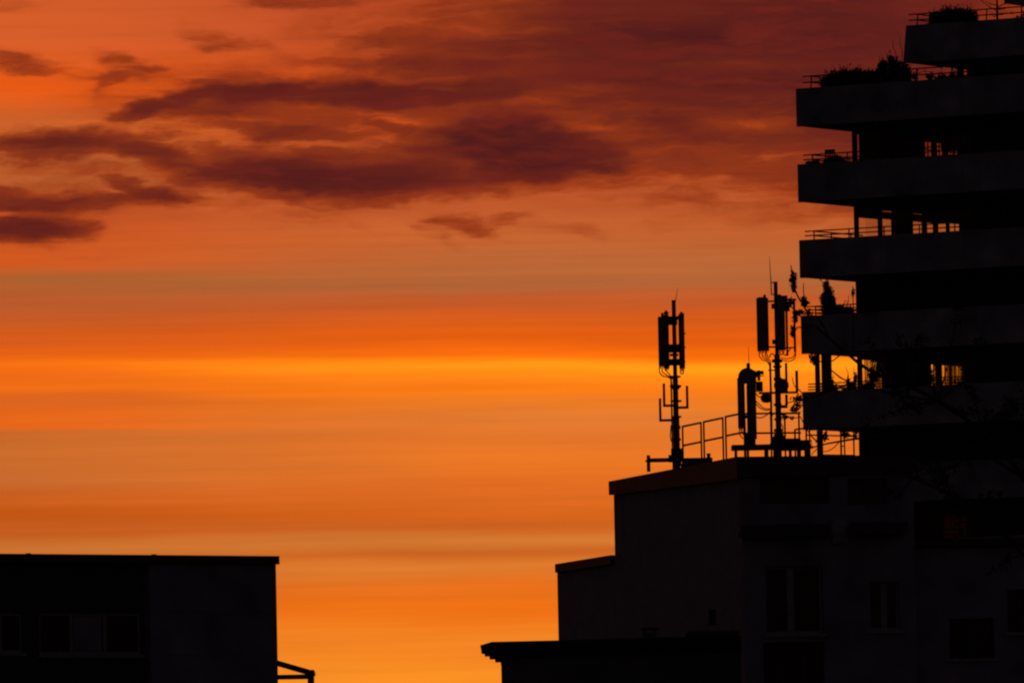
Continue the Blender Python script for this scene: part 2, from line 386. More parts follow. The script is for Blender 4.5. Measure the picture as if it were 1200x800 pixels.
# the afterglow lies in the west, ahead of the camera; the rest of the dome is dusk
glow = ma('MULTIPLY', smooth(ma('ABSOLUTE', az), R_(5), R_(38), 1., 0.), smooth(el, R_(5.6), R_(24), 1., 0.))
sky = N('ShaderNodeTexSky'); sky.sky_type = 'NISHITA'; sky.sun_disc = False
sky.sun_elevation = SUN_EL; sky.sun_rotation = SUN_AZ
dusk = N('ShaderNodeBackground'); dusk.inputs['Strength'].default_value = 0.023; lk(mixc(1.0, sky.outputs[0], (1.0, .74, 1.12, 1), 'MULTIPLY'), dusk.inputs['Color'])
west = N('ShaderNodeBackground'); west.inputs['Strength'].default_value = 1.0; lk(skyc, west.inputs['Color'])
mxs = N('ShaderNodeMixShader'); lk(glow, mxs.inputs[0]); lk(dusk.outputs[0], mxs.inputs[1]); lk(west.outputs[0], mxs.inputs[2])
wo = N('ShaderNodeOutputWorld'); lk(mxs.outputs[0], wo.inputs['Surface'])
W.cycles.sampling_method = 'MANUAL'; W.cycles.sample_map_resolution = 1024

sl = bpy.data.lights.new('sun', 'SUN'); sun = bpy.data.objects.new('sun', sl); COL.objects.link(sun)
sl.energy = 0.05; sl.angle = R_(.5); sl.color = (1.0, .55, .22)
sun.rotation_euler = Vector((-math.sin(SUN_AZ) * math.cos(SUN_EL), -math.cos(SUN_AZ) * math.cos(SUN_EL), -math.sin(SUN_EL))).to_track_quat('-Z', 'Y').to_euler()
sun.location = (20, 900, 60)

# ================================================================== ground
gb = MB(); gb.add([(-6000, -1500, 0), (6000, -1500, 0), (6000, 12000, 0), (-6000, 12000, 0)], [(0, 1, 2, 3)])
g = gb.build('ground', M['ground']); g['kind'] = 'structure'

# ================================================================== terraced apartment tower
FD = R_(-32); SD = R_(58)
fd = Vector((math.cos(FD), math.sin(FD), 0)); sd = Vector((math.cos(SD), math.sin(SD), 0)); UP = Vector((0, 0, 1))
TD = 392.0
C0 = P(936.3, 281, TD); C0.z = 0
PITCH_Z = 2.911; ZA = 32.42; BAND = 1.44
def ztop(k): return ZA - PITCH_Z * k
tower = thing('apartment_tower', 'tall dark terraced apartment tower with stacked concrete balconies at the right edge', 'apartment building',
              C0 + fd * 8 + sd * 10)
def tp(C, a, b, z): return C + fd * a + sd * b + UP * z

def railing(C, zt, parent, h=.34, L=17.5, b1=4.0, nbar=2, inset=.16, fa=0.0, slant=0.0):
    q = MB()
    for i in range(nbar):
        z = zt + h * (1 - i * (.5 if nbar == 2 else .36))
        q.bar(tp(C, inset - .05, inset + .12 + slant, z), tp(C, L, inset + .12 + slant, z), .045)
        q.bar(tp(C, inset + .35, inset, z - .01), tp(C, inset + .35, b1, z - .01), .045)
    a = inset + .35
    while a < L:
        q.bar(tp(C, a, inset + .12 - slant * .6, zt - .25), tp(C, a, inset + .12 + slant, zt + h + .01), .05); a += 1.55
    b = 1.6
    while b < b1:
        q.bar(tp(C, inset + .35, b, zt - .25), tp(C, inset + .35, b, zt + h), .05); b += 1.5
    return q.build('railing', M['darksteel'], parent)

def balcony(C, k, L1=18.0, L2=26.0, ext=None, lean=0.0, zoff=None, rail=True, **kw):
    zt = ztop(k) if zoff is None else zoff; zb = zt - BAND
    q = MB()
    poly = [tp(C, .02, .02, zb), tp(C, L1, .02, zb), tp(C, L1, L2, zb), tp(C, .02, L2, zb)]
    if ext:                                      # wider terrace at the back
        poly = poly[:3] + [tp(C, ext[0], L2, zb), tp(C, ext[0], ext[1], zb), tp(C, .02, ext[1], zb)]
    q.prism(poly, UP * .32)
    # parapet, built in long cast panels with open joints
    a = 0.0
    while a < L1 - .1:
        a2 = min(a + 3.63, L1)
        sh = fd * (lean if a == 0 else 0)
        g2 = a2 - .018
        lo = [tp(C, a, 0, zb - .015), tp(C, g2, 0, zb - .015), tp(C, g2, .16, zb - .015), tp(C, a, .16, zb - .015)]
        hi = [lo[0] + UP * (BAND + .015) + sh, lo[1] + UP * (BAND + .015), lo[2] + UP * (BAND + .015), lo[3] + UP * (BAND + .015) + sh]
        q.add(lo + hi, [(0, 1, 2, 3), (7, 6, 5, 4), (0, 4, 5, 1), (1, 5, 6, 2), (2, 6, 7, 3), (3, 7, 4, 0)])
        a = a2
    q.prism([tp(C, .2, .17, zb + .33), tp(C, L1, .17, zb + .33), tp(C, L1, .22, zb + .33), tp(C, .2, .22, zb + .33)], UP * (BAND - .4))
    q.prism([tp(C, lean, .17, zb + .33), tp(C, .16 + lean, .17, zb + .33), tp(C, .16 + lean, 4.2, zb + .33), tp(C, lean, 4.2, zb + .33)], UP * (BAND - .33))
    o = q.build('balcony', M['concrete'], tower)
    if rail: railing(C, zt, o, **kw)
    return o

B0 = 4.33; FAC = 5.3        # where the end wall starts, how far the glazed bay of the facade runs
def end_plane(C): return VPlane(C + fd * .14, SD)
def storey(C, k, ops=(), glazed=0.0, ztc=None, wall_from=B0, L=17.5, depth=21.0, curtain=None, curtains=(), grid=None, zlow=None):
    """one storey above balcony k: end wall with its windows, street facade, inner partition"""
    zt = ztop(k) if ztc is None else ztc
    zf = zt - BAND + .32; zc = zt + PITCH_Z - BAND - .003
    pl = end_plane(C)
    pl2 = VPlane(pl.o, SD)
    out = []
    hs = []
    for (x0, x1, y0, y1) in ops:
        b0, za = pl.hit(x0, y0); b1, zb_ = pl.hit(x1, y0)
        ztp = min((za + zb_) / 2, zc - .04)
        zbt = zt - .35 if y1 is None else (pl.hit((x0 + x1) / 2, y1)[1])
        hs.append((b0, b1 + .16, zbt, ztp))
    w = wall_openings(pl, wall_from, depth, zf, zc, hs, .10)
    wo = w.build('end_wall', M['render'], tower)
    for i, h in enumerate(hs):
        q = MB(); s0, s1, z0, z1 = h; t = min(.05, (z1 - z0) * .12, (s1 - s0) * .12)
        for (a, c, e, f) in ((s0, s0 + t, z0, z1), (s1 - t, s1, z0, z1), (s0 + t, s1 - t, z0, z0 + t), (s0 + t, s1 - t, z1 - t, z1)):
            q.prism([pl.w(a, e, -.055), pl.w(c, e, -.055), pl.w(c, f, -.055), pl.w(a, f, -.055)], pl.n * -.04)
        if grid and i in grid:
            nx, nz = grid[i]
            for j in range(1, nx): 
                a = s0 + (s1 - s0) * j / nx; q.prism([pl.w(a - .03, z0 + t, -.062), pl.w(a + .03, z0 + t, -.062), pl.w(a + .03, z1 - t, -.062), pl.w(a - .03, z1 - t, -.062)], pl.n * -.025)
            for j in range(1, nz):
                z = z0 + (z1 - z0) * j / nz; q.prism([pl.w(s0 + t, z - .025, -.064), pl.w(s1 - t, z - .025, -.064), pl.w(s1 - t, z + .025, -.064), pl.w(s0 + t, z + .025, -.064)], pl.n * -.02)
        fr = q.build('window', M['darkframe'], wo)
        q = MB(); q.add([pl.w(s0 + t, z0 + t, -.075), pl.w(s1 - t, z0 + t, -.075), pl.w(s1 - t, z1 - t, -.075), pl.w(s0 + t, z1 - t, -.075)], [(0, 1, 2, 3)])
        q.build('pane', M['glass'], wo)
        if i in curtains:
            q = MB(); n = 40; base = []; ex = .5 if curtain == 'thick' else .05
            for j in range(n + 1):
                a = s0 - ex + (s1 - s0 + 2 * ex) * j / n; o_ = .1 + .035 * math.sin(j * 1.9) + .02 * math.sin(j * .7)
                base.append((a, o_))
            for j in range(n):
                (a, o1), (c, o2) = base[j], base[j + 1]
                q.add([pl.w(a, z0, o1), pl.w(c, z0, o2), pl.w(c, z1, o2), pl.w(a, z1, o1)], [(0, 1, 2, 3)])
            q.build('curtain', M[curtain or 'sheer'], wo)
    # street facade under the balcony above
    fp = VPlane(C + sd * B0, FD)
    q = MB()
    f0 = glazed if glazed else .4
    q.prism([fp.w(f0, zf, 0), fp.w(L, zf, 0), fp.w(L, zc, 0), fp.w(f0, zc, 0)], fp.n * -.25)
    fo = q.build('facade', M['render'], tower)
    if glazed:
        q = MB()
        for a in (glazed - .07,):
            q.prism([fp.w(a, zf, -.05), fp.w(a + .069, zf, -.05), fp.w(a + .069, zc, -.05), fp.w(a, zc, -.05)], fp.n * -.08)
        q.prism([fp.w(.4, zf + .001, -.05), fp.w(glazed - .07, zf + .001, -.05), fp.w(glazed - .07, zf + .08, -.05), fp.w(.4, zf + .08, -.05)], fp.n * -.08)
        q.build('glazing_frame', M['darkframe'], fo)
        q = MB(); q.add([fp.w(.4, zf + .08, -.09), fp.w(glazed - .07, zf + .08, -.09), fp.w(glazed - .07, zc, -.09), fp.w(.4, zc, -.09)], [(0, 1, 2, 3)])
        q.build('pane', M['glass'], fo)
        q = MB(); q.prism([tp(C, glazed + .1, B0 + .26, zf), tp(C, glazed + .25, B0 + .26, zf), tp(C, glazed + .25, depth - .1, zf), tp(C, glazed + .1, depth - .1, zf)], UP * (zc - zf))
        q.build('partition', M['interior'], tower)
    # rear and far walls close the storey
    q = MB()
    q.prism([tp(C, .5, depth, zf), tp(C, L, depth, zf), tp(C, L, depth + .3, zf), tp(C, .5, depth + .3, zf)], UP * (zc - zf))
    q.prism([tp(C, L - .01, B0 + .3, zf), tp(C, L + .24, B0 + .3, zf), tp(C, L + .24, depth - .01, zf), tp(C, L - .01, depth - .01, zf)], UP * (zc - zf))
    q.build('rear_wall', M['render'], tower)
    return wo

def tower_post(C, px0, px1, k, b, zt=None, mat_='render'):
    zt = ztop(k) if zt is None else zt
    pl = VPlane(C + sd * b, FD)
    a0, _ = pl.hit(px0, 300 if k > 1 else 170); a1, _ = pl.hit(px1, 300 if k > 1 else 170)
    return a0, a1, pl

# --- levels A..E (k = 0..4) and on down to the street
RAILH = {0: .48, 1: .36, 2: .34, 3: .36, 4: .30}
balcony(C0, 0, ext=(-2.4, 15.4), h=.48, slant=.07)
for k in range(1, 11):
    if ztop(k) - BAND < .3: break
    balcony(C0, k, h=RAILH.get(k, .34), nbar=3 if k in (3, 4) else 2, rail=(k < 9))
    KLAST = k
# storey over balcony 1 .. (below balcony 0)
storey(C0, 1, ops=[(1004.4, 1006.8, 154.0, None), (1084.0, 1091.6, 164.3, None), (1098.0, 1104.4, 165.2, None), (1111.4, 1122.2, 167, None)], glazed=FAC,
       wall_from=(end_plane(C0).hit(1001.0, 170)[0]), grid={1: (2, 5), 2: (2, 5), 3: (3, 5)})
storey(C0, 2, ops=[(1006.5, 1029.0, 254.3, None), (1034.2, 1044.7, 255.2, None), (1034.2, 1044.7, 245.8, 248.4), (1070, 1080.5, 258.2, None), (1070, 1080.5, 248.6, 251.0),
                   (1086.5, 1093.6, 259.6, None), (1099.6, 1108.8, 260.2, None), (1113, 1124.4, 260.6, None)], glazed=FAC,
       wall_from=(end_plane(C0).hit(1003.2, 260)[0]), grid={5: (1, 3), 6: (1, 3)})
storey(C0, 3, wall_from=(end_plane(C0).hit(1005.3, 340)[0]))
storey(C0, 4, ops=[(1010.5, 1033, 418.5, None), (1091.2, 1096.6, 424.6, None), (1104, 1112.3, 425.2, None), (1115.4, 1128.2, 426, None)], glazed=FAC,
       wall_from=(end_plane(C0).hit(1007.0, 430)[0]), curtain='sheer', curtains=(0, 1, 2, 3))
storey(C0, 5, wall_from=(end_plane(C0).hit(1009.0, 520)[0]))
storey(C0, 6, ops=[(1106, 1132.5, 602, None)], glazed=FAC, curtain='thick', curtains=(0,))
for k in range(7, KLAST + 1): storey(C0, k)
# slender posts standing behind the parapets
for (x0, x1, k, b, y) in ((955.1, 958.9, 4, 1.1, 440), (962.6, 970.4, 4, 1.45, 440), (957.2, 961.9, 5, 1.1, 520)):
    pl = VPlane(C0 + sd * b, FD); a0, _ = pl.hit(x0, y); a1, _ = pl.hit(x1, y)
    zf = ztop(k) - BAND + .32; zc = ztop(k) + PITCH_Z - BAND - .003
    q = MB(); q.prism([pl.w(a0, zf), pl.w(a1, zf), pl.w(a1, zc), pl.w(a0, zc)], pl.n * -(a1 - a0)); q.build('post', M['render'], tower)
q = MB()     # street-level base
zb = ztop(KLAST) - BAND - .02
q.prism([tp(C0, 2, 2, -.3), tp(C0, 17.5, 2, -.3), tp(C0, 17.5, 25, -.3), tp(C0, 2, 25, -.3)], UP * (zb + .3)); q.build('base_storey', M['render'], tower)

# --- set-back top terraces
def find_corner(px, py, z):
    lo, hi = 380.0, 480.0
    for _ in range(60):
        md = (lo + hi) / 2
        if P(px, py, md).z < z: lo = md
        else: hi = md
    c = P(px, py, lo); c.z = 0; return c
zZ = ztop(-1); CZ = find_corner(1058.3, 73.6, zZ - BAND)
balcony(CZ, -1, L1=15, L2=15, ext=(-4.6, 10.5), lean=.17, h=.45, slant=.07)
storey(C0 + (CZ - C0), -0, ztc=ztop(0), ops=[], L=14.5, depth=14.0, wall_from=B0 + .9)
zY = ztop(-2); CY = find_corner(1176.5, 4.6, zY - BAND)
balcony(CY, -2, L1=12, L2=10, lean=.17, h=.45)
storey(CY, -1, ztc=zZ, L=11.5, depth=9.0)
balcony(CY + fd * 3 + sd * 3, -3, L1=8, L2=6, rail=False, zoff=ztop(-3))
storey(CY + fd * 1 + sd * 1, -2, ztc=zY, L=10, depth=7.5)
# brackets and posts in the low gap under the upper terrace
pl = VPlane(CZ + sd * 3.2, FD)
q = MB()
for (x0, x1) in ((1121.2, 1126.8), (1136.4, 1141)):
    a0, _ = pl.hit(x0, 85); a1, _ = pl.hit(x1, 85)
    q.prism([pl.w(a0, ztop(0) - BAND + .32), pl.w(a1, ztop(0) - BAND + .32), pl.w(a1, zZ - BAND - .004), pl.w(a0, zZ - BAND - .004)], pl.n * -.2)
q.build('post', M['render'], tower)

# ---- planting and furniture on the balconies
def bush(name, label, C, b, z_floor, lumps, leaves, size, cat='shrub', group='plants on the tower balconies', mat_='leaf', twigs=(), pot=True, seed=1, shoots=True):
    """lumps: (px, py, rx, ry) in photo pixels on an upright plane b metres behind the parapet"""
    rng = random.Random(seed); pl = VPlane(C + sd * b, FD); k = mpp(TD)
    cs = [(pl.at(x, y), rx * k, ry * k) for (x, y, rx, ry) in lumps]
    mid = sum((c[0] for c in cs), Vector()) / len(cs); base = Vector((mid.x, mid.y, z_floor))
    t = thing(name, label, cat, base, group)
    q = MB()
    tot = sum(rx * rz for _, rx, rz in cs)
    for c, rx, rz in cs:
        n = int(leaves * rx * rz / tot)
        for _ in range(n):
            while True:
                u = Vector((rng.uniform(-1, 1), rng.uniform(-1, 1), rng.uniform(-1, 1)))
                if u.length <= 1: break
            u *= (.55 + .5 * rng.random()) if rng.random() < .8 else 1.12
            q.leaf(c + Vector((u.x * rx, u.y * max(rx * .7, .25), u.z * rz)), size * rng.uniform(.6, 1.4), size * .55 * rng.uniform(.6, 1.3), rng)
    sh = MB()
    if shoots:                                # stray shoots give the outline its ragged edge
        for c, rx, rz in cs:
            for _ in range(max(2, int(rx * 14))):
                u = rng.uniform(-1, 1); p0 = c + Vector((u * rx * .9, rng.uniform(-.2, .2), rz * math.sqrt(1 - u * u * .8) * .8))
                L_ = rng.uniform(.05, .30); p1 = p0 + Vector((u * .3 * L_ + rng.uniform(-.5, .5) * L_, 0, L_))
                sh.tube([p0 - UP * .1, p0.lerp(p1, .6), p1], [.009, .007, .004], 4)
                for j in range(rng.randrange(2, 7)): q.leaf(p0.lerp(p1, rng.random() * .9 + .1) + Vector((rng.uniform(-.03, .03), 0, 0)), size * rng.uniform(.6, 1.1), size * .4, rng)
    q.build('foliage', M[mat_], t)
    q = sh
    for c, rx, rz in cs:
        q.tube([Vector((c.x, c.y, z_floor + .3)), Vector((c.x + rng.uniform(-.05, .05), c.y, (c.z + z_floor) / 2)), c + UP * rz * .5], [.035, .028, .012], 6)
    for tw in twigs:
        pts = [pl.at(x, y) + sd * rng.uniform(-.1, .1) for x, y in tw]
        q.tube(pts, [.02 - .013 * i / max(1, len(pts) - 1) for i in range(len(pts))], 5)
    q.build('stem', M['bark'], t)
    if pot:
        w_ = max((c[0] - mid).length + c[1] * .8 for c in cs)
        q = MB(); zt_ = z_floor + .42; ww = max(w_, .25)
        q.prism([base + fd * sx * ww + sd * sy * .24 + UP * 0.004 for sx, sy in ((-1, -1), (1, -1), (1, 1), (-1, 1))], UP * .42)
        q.build('planter', M['pot'], t)
    return t
def zfl(k): return ztop(k) - BAND + .32
bush('balcony_hedge', 'long low hedge on the second highest terrace, beside the open corner railing', C0, 1.2, zfl(0),
     [(970, 97, 9, 8), (978, 90, 7, 7), (990, 88, 10, 7), (1003, 87, 8, 7), (1013, 90, 10, 7), (984, 93, 9, 9), (1022, 90, 8, 8), (1030, 87, 6, 7), (968, 99, 8, 7), (980, 98, 14, 8), (1000, 97, 14, 8), (1020, 96, 14, 8)], 5200, .13, 'hedge', seed=3,
     twigs=[((978, 85), (976, 77)), ((994, 84), (993.6, 75)), ((1004, 84), (1005, 78))])
bush('balcony_shrub', 'mid height shrub on the terrace, between the long hedge and the taller shrub', C0, 1.3, zfl(0),
     [(1034, 82, 6, 11), (1037, 76, 4, 6), (1036, 92, 9, 9)], 1700, .12, seed=4)
bush('balcony_shrub', 'tallest terrace shrub with two bare twigs beside the stepped back upper balcony', C0, 1.4, zfl(0),
     [(1047, 80, 9, 13), (1058, 84, 10, 11), (1044, 70, 4, 5), (1050, 91, 13, 9), (1062, 91, 8, 7)], 3400, .12, seed=5,
     twigs=[((1052, 78), (1050, 62), (1047.5, 55), (1046.3, 47)), ((1056.4, 80), (1056.6, 60), (1055, 52), (1054.3, 43))])
bush('potted_plant', 'small arching plant in the narrow gap under the top balcony', C0, 2.2, zfl(0),
     [(1090, 90, 6, 4), (1072, 90, 4, 5), (1104, 90, 7, 3), (1116, 88, 5, 4)], 420, .11, 'potted plant', seed=6, twigs=[((1070, 92), (1075, 86), (1083, 83.5), (1090, 84.5)), ((1089, 92), (1090, 84))])
zfZ = zZ - BAND + .32
bush('balcony_shrub', 'broad rounded shrub on the top terrace behind the railing', CZ, 1.1, zfZ,
     [(1097, 22, 10, 9), (1108, 18, 10, 9), (1120, 17, 12, 9), (1132, 18, 11, 8), (1140, 22, 7, 8), (1096, 27, 9, 7), (1112, 26, 14, 8), (1130, 25, 14, 8), (1141, 27, 7, 6)], 5600, .12, seed=8)
bush('balcony_shrub', 'dark shrub on the top terrace cut off by the right picture edge', CZ, 1.3, zfZ, [(1197, 25, 8, 7), (1206, 23, 9, 9)], 800, .12, seed=9)
# small bare larch-like tree on the top terrace
pl = VPlane(CZ + sd * 1.6, FD); bt = pl.at(1168.5, 30); t = thing('bare_sapling', 'thin bare sapling with level branches on the top terrace', 'tree', Vector((bt.x, bt.y, zfZ)))
q = MB(); q.tube([Vector((bt.x, bt.y, zfZ + .3)), pl.at(1168.6, 14), pl.at(1168.2, -4), pl.at(1168, -22)], [.05, .045, .035, .012], 7); q.build('trunk', M['bark'], t)
q = MB(); rng = random.Random(12)
for (x1, y1, x0, y0) in ((1148, -1, 1168, 13), (1186, -6, 1168.4, 9), (1158, 3, 1168.3, 6), (1181, 8, 1168.5, 11), (1160, 17, 1168.6, 19), (1177, 15, 1168.5, 17), (1158, -12, 1168, -4), (1178, -14, 1168, -6)):
    p0 = pl.at(x0, y0); p1 = pl.at(x1, y1) + sd * rng.uniform(-.5, .5)
    md = (p0 + p1) / 2 - UP * .05; q.tube([p0, md, p1], [.022, .016, .007], 5)
    for s_ in range(8):
        f = .25 + .75 * s_ / 8; c = p0.lerp(p1, f); e = c + Vector((rng.uniform(-.12, .12), rng.uniform(-.1, .1), rng.uniform(-.05, .16))); q.tube([c, e], [.008, .004], 4)
q.build('branches', M['bark'], t)
q = MB(); q.prism([Vector((bt.x, bt.y, zfZ + .004)) + fd * sx * .3 + sd * sy * .3 for sx, sy in ((-1, -1), (1, -1), (1, 1), (-1, 1))], UP * .4); q.build('planter', M['pot'], t)

# chair and round plant on level B
pl = VPlane(C0 + sd * 1.7, FD); k = mpp(TD)
c0 = pl.at(976.6, 190); t = thing('garden_chair', 'slat backed garden chair on a balcony, standing behind a dome shaped plant', 'chair', Vector((c0.x, c0.y, zfl(1))))
zb = zfl(1)
def lc(a, b, z): return Vector((c0.x, c0.y, 0)) + fd * a + sd * b + UP * z
zt_ = pl.hit(976.6, 175.4)[1]
zs_ = zt_ - .62
q = MB(); q.obox(lc(0, .02, zs_), fd * .22, sd * .22, UP * .025); q.build('seat', M['wood'], t)
q = MB()
for a in (-.2, .2): q.bar(lc(a, -.2, zs_ + .026), lc(a, -.26, zt_), .05)
for a in (-.1, 0, .1): q.bar(lc(a, -.235, zs_ + .2), lc(a, -.25, zt_ - .11), .05, .02)
q.bar(lc(-.22, -.255, zt_ - .07), lc(.22, -.255, zt_ - .07), .03, .13); q.bar(lc(-.2, -.23, zs_ + .18), lc(.2, -.23, zs_ + .18), .03, .09)
q.build('backrest', M['wood'], t)
for a in (-.18, .18):
    for b in (-.18, .2):
        q = MB(); q.bar(lc(a, b, zb), lc(a, b, zs_ - .026), .045); q.build('leg', M['wood'], t)
bush('round_plant', 'dome shaped clipped plant on a balcony in front of the slatted chair', C0, 1.05, zfl(1), [(978, 189, 12.5, 7.5), (970, 191, 7, 5), (987, 191, 6, 5)], 2200, .09, 'potted plant', seed=14, shoots=False)
bush('low_plant', 'flat low plant on a balcony beside the dome shaped plant', C0, .8, zfl(1), [(950, 191, 7, 2.6), (957, 190.5, 5, 2.4)], 420, .08, 'potted plant', seed=15, shoots=False)
# cypress and low shrub on level D
bush('dwarf_conifer', 'upright dwarf conifer in a pot on a balcony beside the antenna masts', C0, 1.2, zfl(3),
     [(968.5, 336, 4.2, 8), (970.5, 344, 6, 9), (970, 354, 8.5, 11), (971, 364, 8.5, 9), (966, 350, 5.5, 8), (976, 352, 4, 7), (971, 368, 9, 7)], 4000, .10, 'conifer', seed=17)
bush('low_shrub', 'low spreading shrub on a balcony at the right of the upright conifer', C0, 1.0, zfl(3), [(984, 363, 8, 6), (993, 364.5, 7.5, 6), (978, 364, 6, 6), (988, 369, 12, 5)], 2400, .10, seed=18,
     twigs=[((992, 364), (993, 353), (994.6, 345))])
# plants on level E
bush('twig_plant', 'spiky twig plant on the lowest visible balcony between two posts', C0, 1.3, zfl(4), [(994.2, 450, 2.6, 9), (992, 457, 6, 4)], 420, .09, 'potted plant', seed=19,
     twigs=[((994, 446), (992.6, 437), (990.5, 429)), ((989, 458), (984, 452), (977, 448))])
bush('twig_plant', 'bushy twig plant on the lowest visible balcony against the window post', C0, 1.4, zfl(4), [(1002.4, 444, 2.8, 7), (1001, 455, 5, 5)], 380, .09, 'potted plant', seed=20, twigs=[((1002, 440), (1001.6, 430))])
bush('balcony_shrub', 'leafy shrub inside the curtained corner window of the balcony', C0, 2.6, zfl(4), [(1024, 440, 8, 11), (1030, 430, 4, 8), (1018, 452, 9, 6)], 900, .11, seed=21)
bush('round_plant', 'small plant at the foot of the thick balcony post', C0, 1.0, zfl(4), [(974, 449, 4.5, 7), (978, 455, 6, 3.5)], 480, .09, 'potted plant', seed=22)

# ================================================================== stepped brick building with the antennas
KD = 300.0
K = P(868, 535, KD); ZR = K.z; K0 = Vector((K.x, K.y, 0))
AL = R_(-77.4); AR = R_(12.6)
PL_ = VPlane(K0, AL); PR = VPlane(K0, AR)
M['brickL'] = brick_mat('painted_brick', (.42, .39, .41), (.36, .33, .35), (.30, .28, .29), AL)
house = thing('brick_building', 'stepped brick building with a flat roof carrying antenna masts and guard rail', 'building', K0 + PR.d * 3 + PL_.d * -8)
aS = PL_.hit(719.6, 600)[0]                    # step between the high and the low part
aE = PL_.hit(653.5, 700)[0]
zlow = PL_.hit(720, 650)[1]
LR = PR.hit(1071, 600)[0]
q = MB()
q.grid_wall(PL_, [aE, aS, -.352], [-.3, zlow - .06, ZR - .12], lambda i, j: not (i == 0 and j == 1), .4)
q.build('gable_wall', M['brickL'], house)
# street wall with window openings
def prect(pl, x0, y0, x1, y1):
    a0, z1 = pl.hit(x0, (y0)); a1, z0 = pl.hit(x1, (y1)); _, z1b = pl.hit(x1, y0); _, z0b = pl.hit(x0, y1)
    return (a0, a1, (z0 + z0b) / 2, (z1 + z1b) / 2)
WINS = [prect(PR, 890, 559, 972, 590), prect(PR, 993, 560, 1040, 591), prect(PR, 896, 663, 965, 742), prect(PR, 1018, 681, 1055, 738), prect(PR, 894, 752, 968, 845)]
w = wall_openings(PR, 0, LR, -.3, ZR - .12, WINS, .35); w.build('street_wall', M['plaster'], house)
def window(pl, r, parent, off=-.14, mull=(), curtain=None, sill=True, frame='frame', glassm='blackglass', t=.07, mw=.1):
    s0, s1, z0, z1 = r; q = MB()
    def rc(a, c, e, f, o=off, th=.07): q.prism([pl.w(a, e, o), pl.w(c, e, o), pl.w(c, f, o), pl.w(a, f, o)], pl.n * -th)
    rc(s0 + .002, s0 + t, z0 + .002, z1 - .002); rc(s1 - t, s1 - .002, z0 + .002, z1 - .002); rc(s0 + t, s1 - t, z0 + .002, z0 + t); rc(s0 + t, s1 - t, z1 - t, z1 - .002)
    for f in mull: a = s0 + (s1 - s0) * f; rc(a - mw, a + mw, z0 + t, z1 - t, off - .004, .06)
    wi = q.build('window', M[frame], parent)
    q = MB(); q.prism([pl.w(s0 + t, z0 + t, off - .035), pl.w(s1 - t, z0 + t, off - .035), pl.w(s1 - t, z1 - t, off - .035), pl.w(s0 + t, z1 - t, off - .035)], pl.n * -.01)
    q.build('pane', M[glassm], wi)
    if sill:
        q = MB(); q.prism([pl.w(s0 - .08, z0 - .09, .07), pl.w(s1 + .08, z0 - .09, .07), pl.w(s1 + .08, z0 - .005, .07), pl.w(s0 - .08, z0 - .005, .07)], pl.n * -.2)
        q.build('sill', M['frame'], wi)
    return wi
window(PR, WINS[0], house, mull=(.5,), frame='darkframe', sill=False); window(PR, WINS[1], house, mull=(.5,), frame='darkframe', sill=False)
window(PR, WINS[2], house, mull=(.46,), mw=.10); window(PR, WINS[3], house, mull=(.52,), mw=.09); window(PR, WINS[4], house, mull=(.33, .66), frame='darkframe', sill=False, mw=.04)
q = MB()                                     # ledges over the lower windows
for (x0, y0, x1, y1) in ((870, 614, 972, 626), (996, 611, 1064, 622)):
    a0, a1, z0, z1 = prect(PR, x0, y0, x1, y1)
    q.prism([PR.w(a0, z0, .005), PR.w(a0, z1, .005), PR.w(a0 - .28, z0, .55), PR.w(a0 - .28, z0 - .08, .55), ], PR.d * (a1 - a0))
q.build('ledge', M['fascia'], house)
q = MB(); a0, a1, z0, z1 = prect(PR, 974, 607, 993, 636); q.prism([PR.w(a0, z0, .12), PR.w(a1, z0, .12), PR.w(a1, z1, .12), PR.w(a0, z1, .12)], PR.n * -.118); q.build('wall_box', M['frame'], house)
# rear walls and the two roofs
q = MB()
def hp(a, c, z): return K0 + PL_.d * a + PR.d * c + UP * z        # a < 0 goes back, c goes right
q.prism([hp(aE, .41, -.3), hp(aE, LR, -.3), hp(aE + .35, LR, -.3), hp(aE + .35, .41, -.3)], UP * (zlow - .06 + .3))
q.prism([hp(aE + .36, LR - .35, -.3), hp(-.36, LR - .35, -.3), hp(-.36, LR, -.3), hp(aE + .36, LR, -.3)], UP * (zlow - .06 + .3))
q.prism([hp(aS, .41, zlow), hp(aS, LR, zlow), hp(aS + .35, LR, zlow), hp(aS + .35, .41, zlow)], UP * (ZR - .12 - zlow))
q.prism([hp(aS + .36, LR - .35, zlow), hp(-.36, LR - .35, zlow), hp(-.36, LR, zlow), hp(aS + .36, LR, zlow)], UP * (ZR - .12 - zlow))
q.build('rear_wall', M['plaster'], house)
q = MB()
q.prism([hp(aS + .02, .02, ZR - .118), hp(-.02, .02, ZR - .118), hp(-.02, LR - .02, ZR - .118), hp(aS + .02, LR - .02, ZR - .118)], UP * .10)
q.prism([hp(aE + .02, .02, zlow - .058), hp(aS - .02, .02, zlow - .058), hp(aS - .02, LR - .02, zlow - .058), hp(aE + .02, LR - .02, zlow - .058)], UP * .05)
q.build('roof', M['roofing'], house)
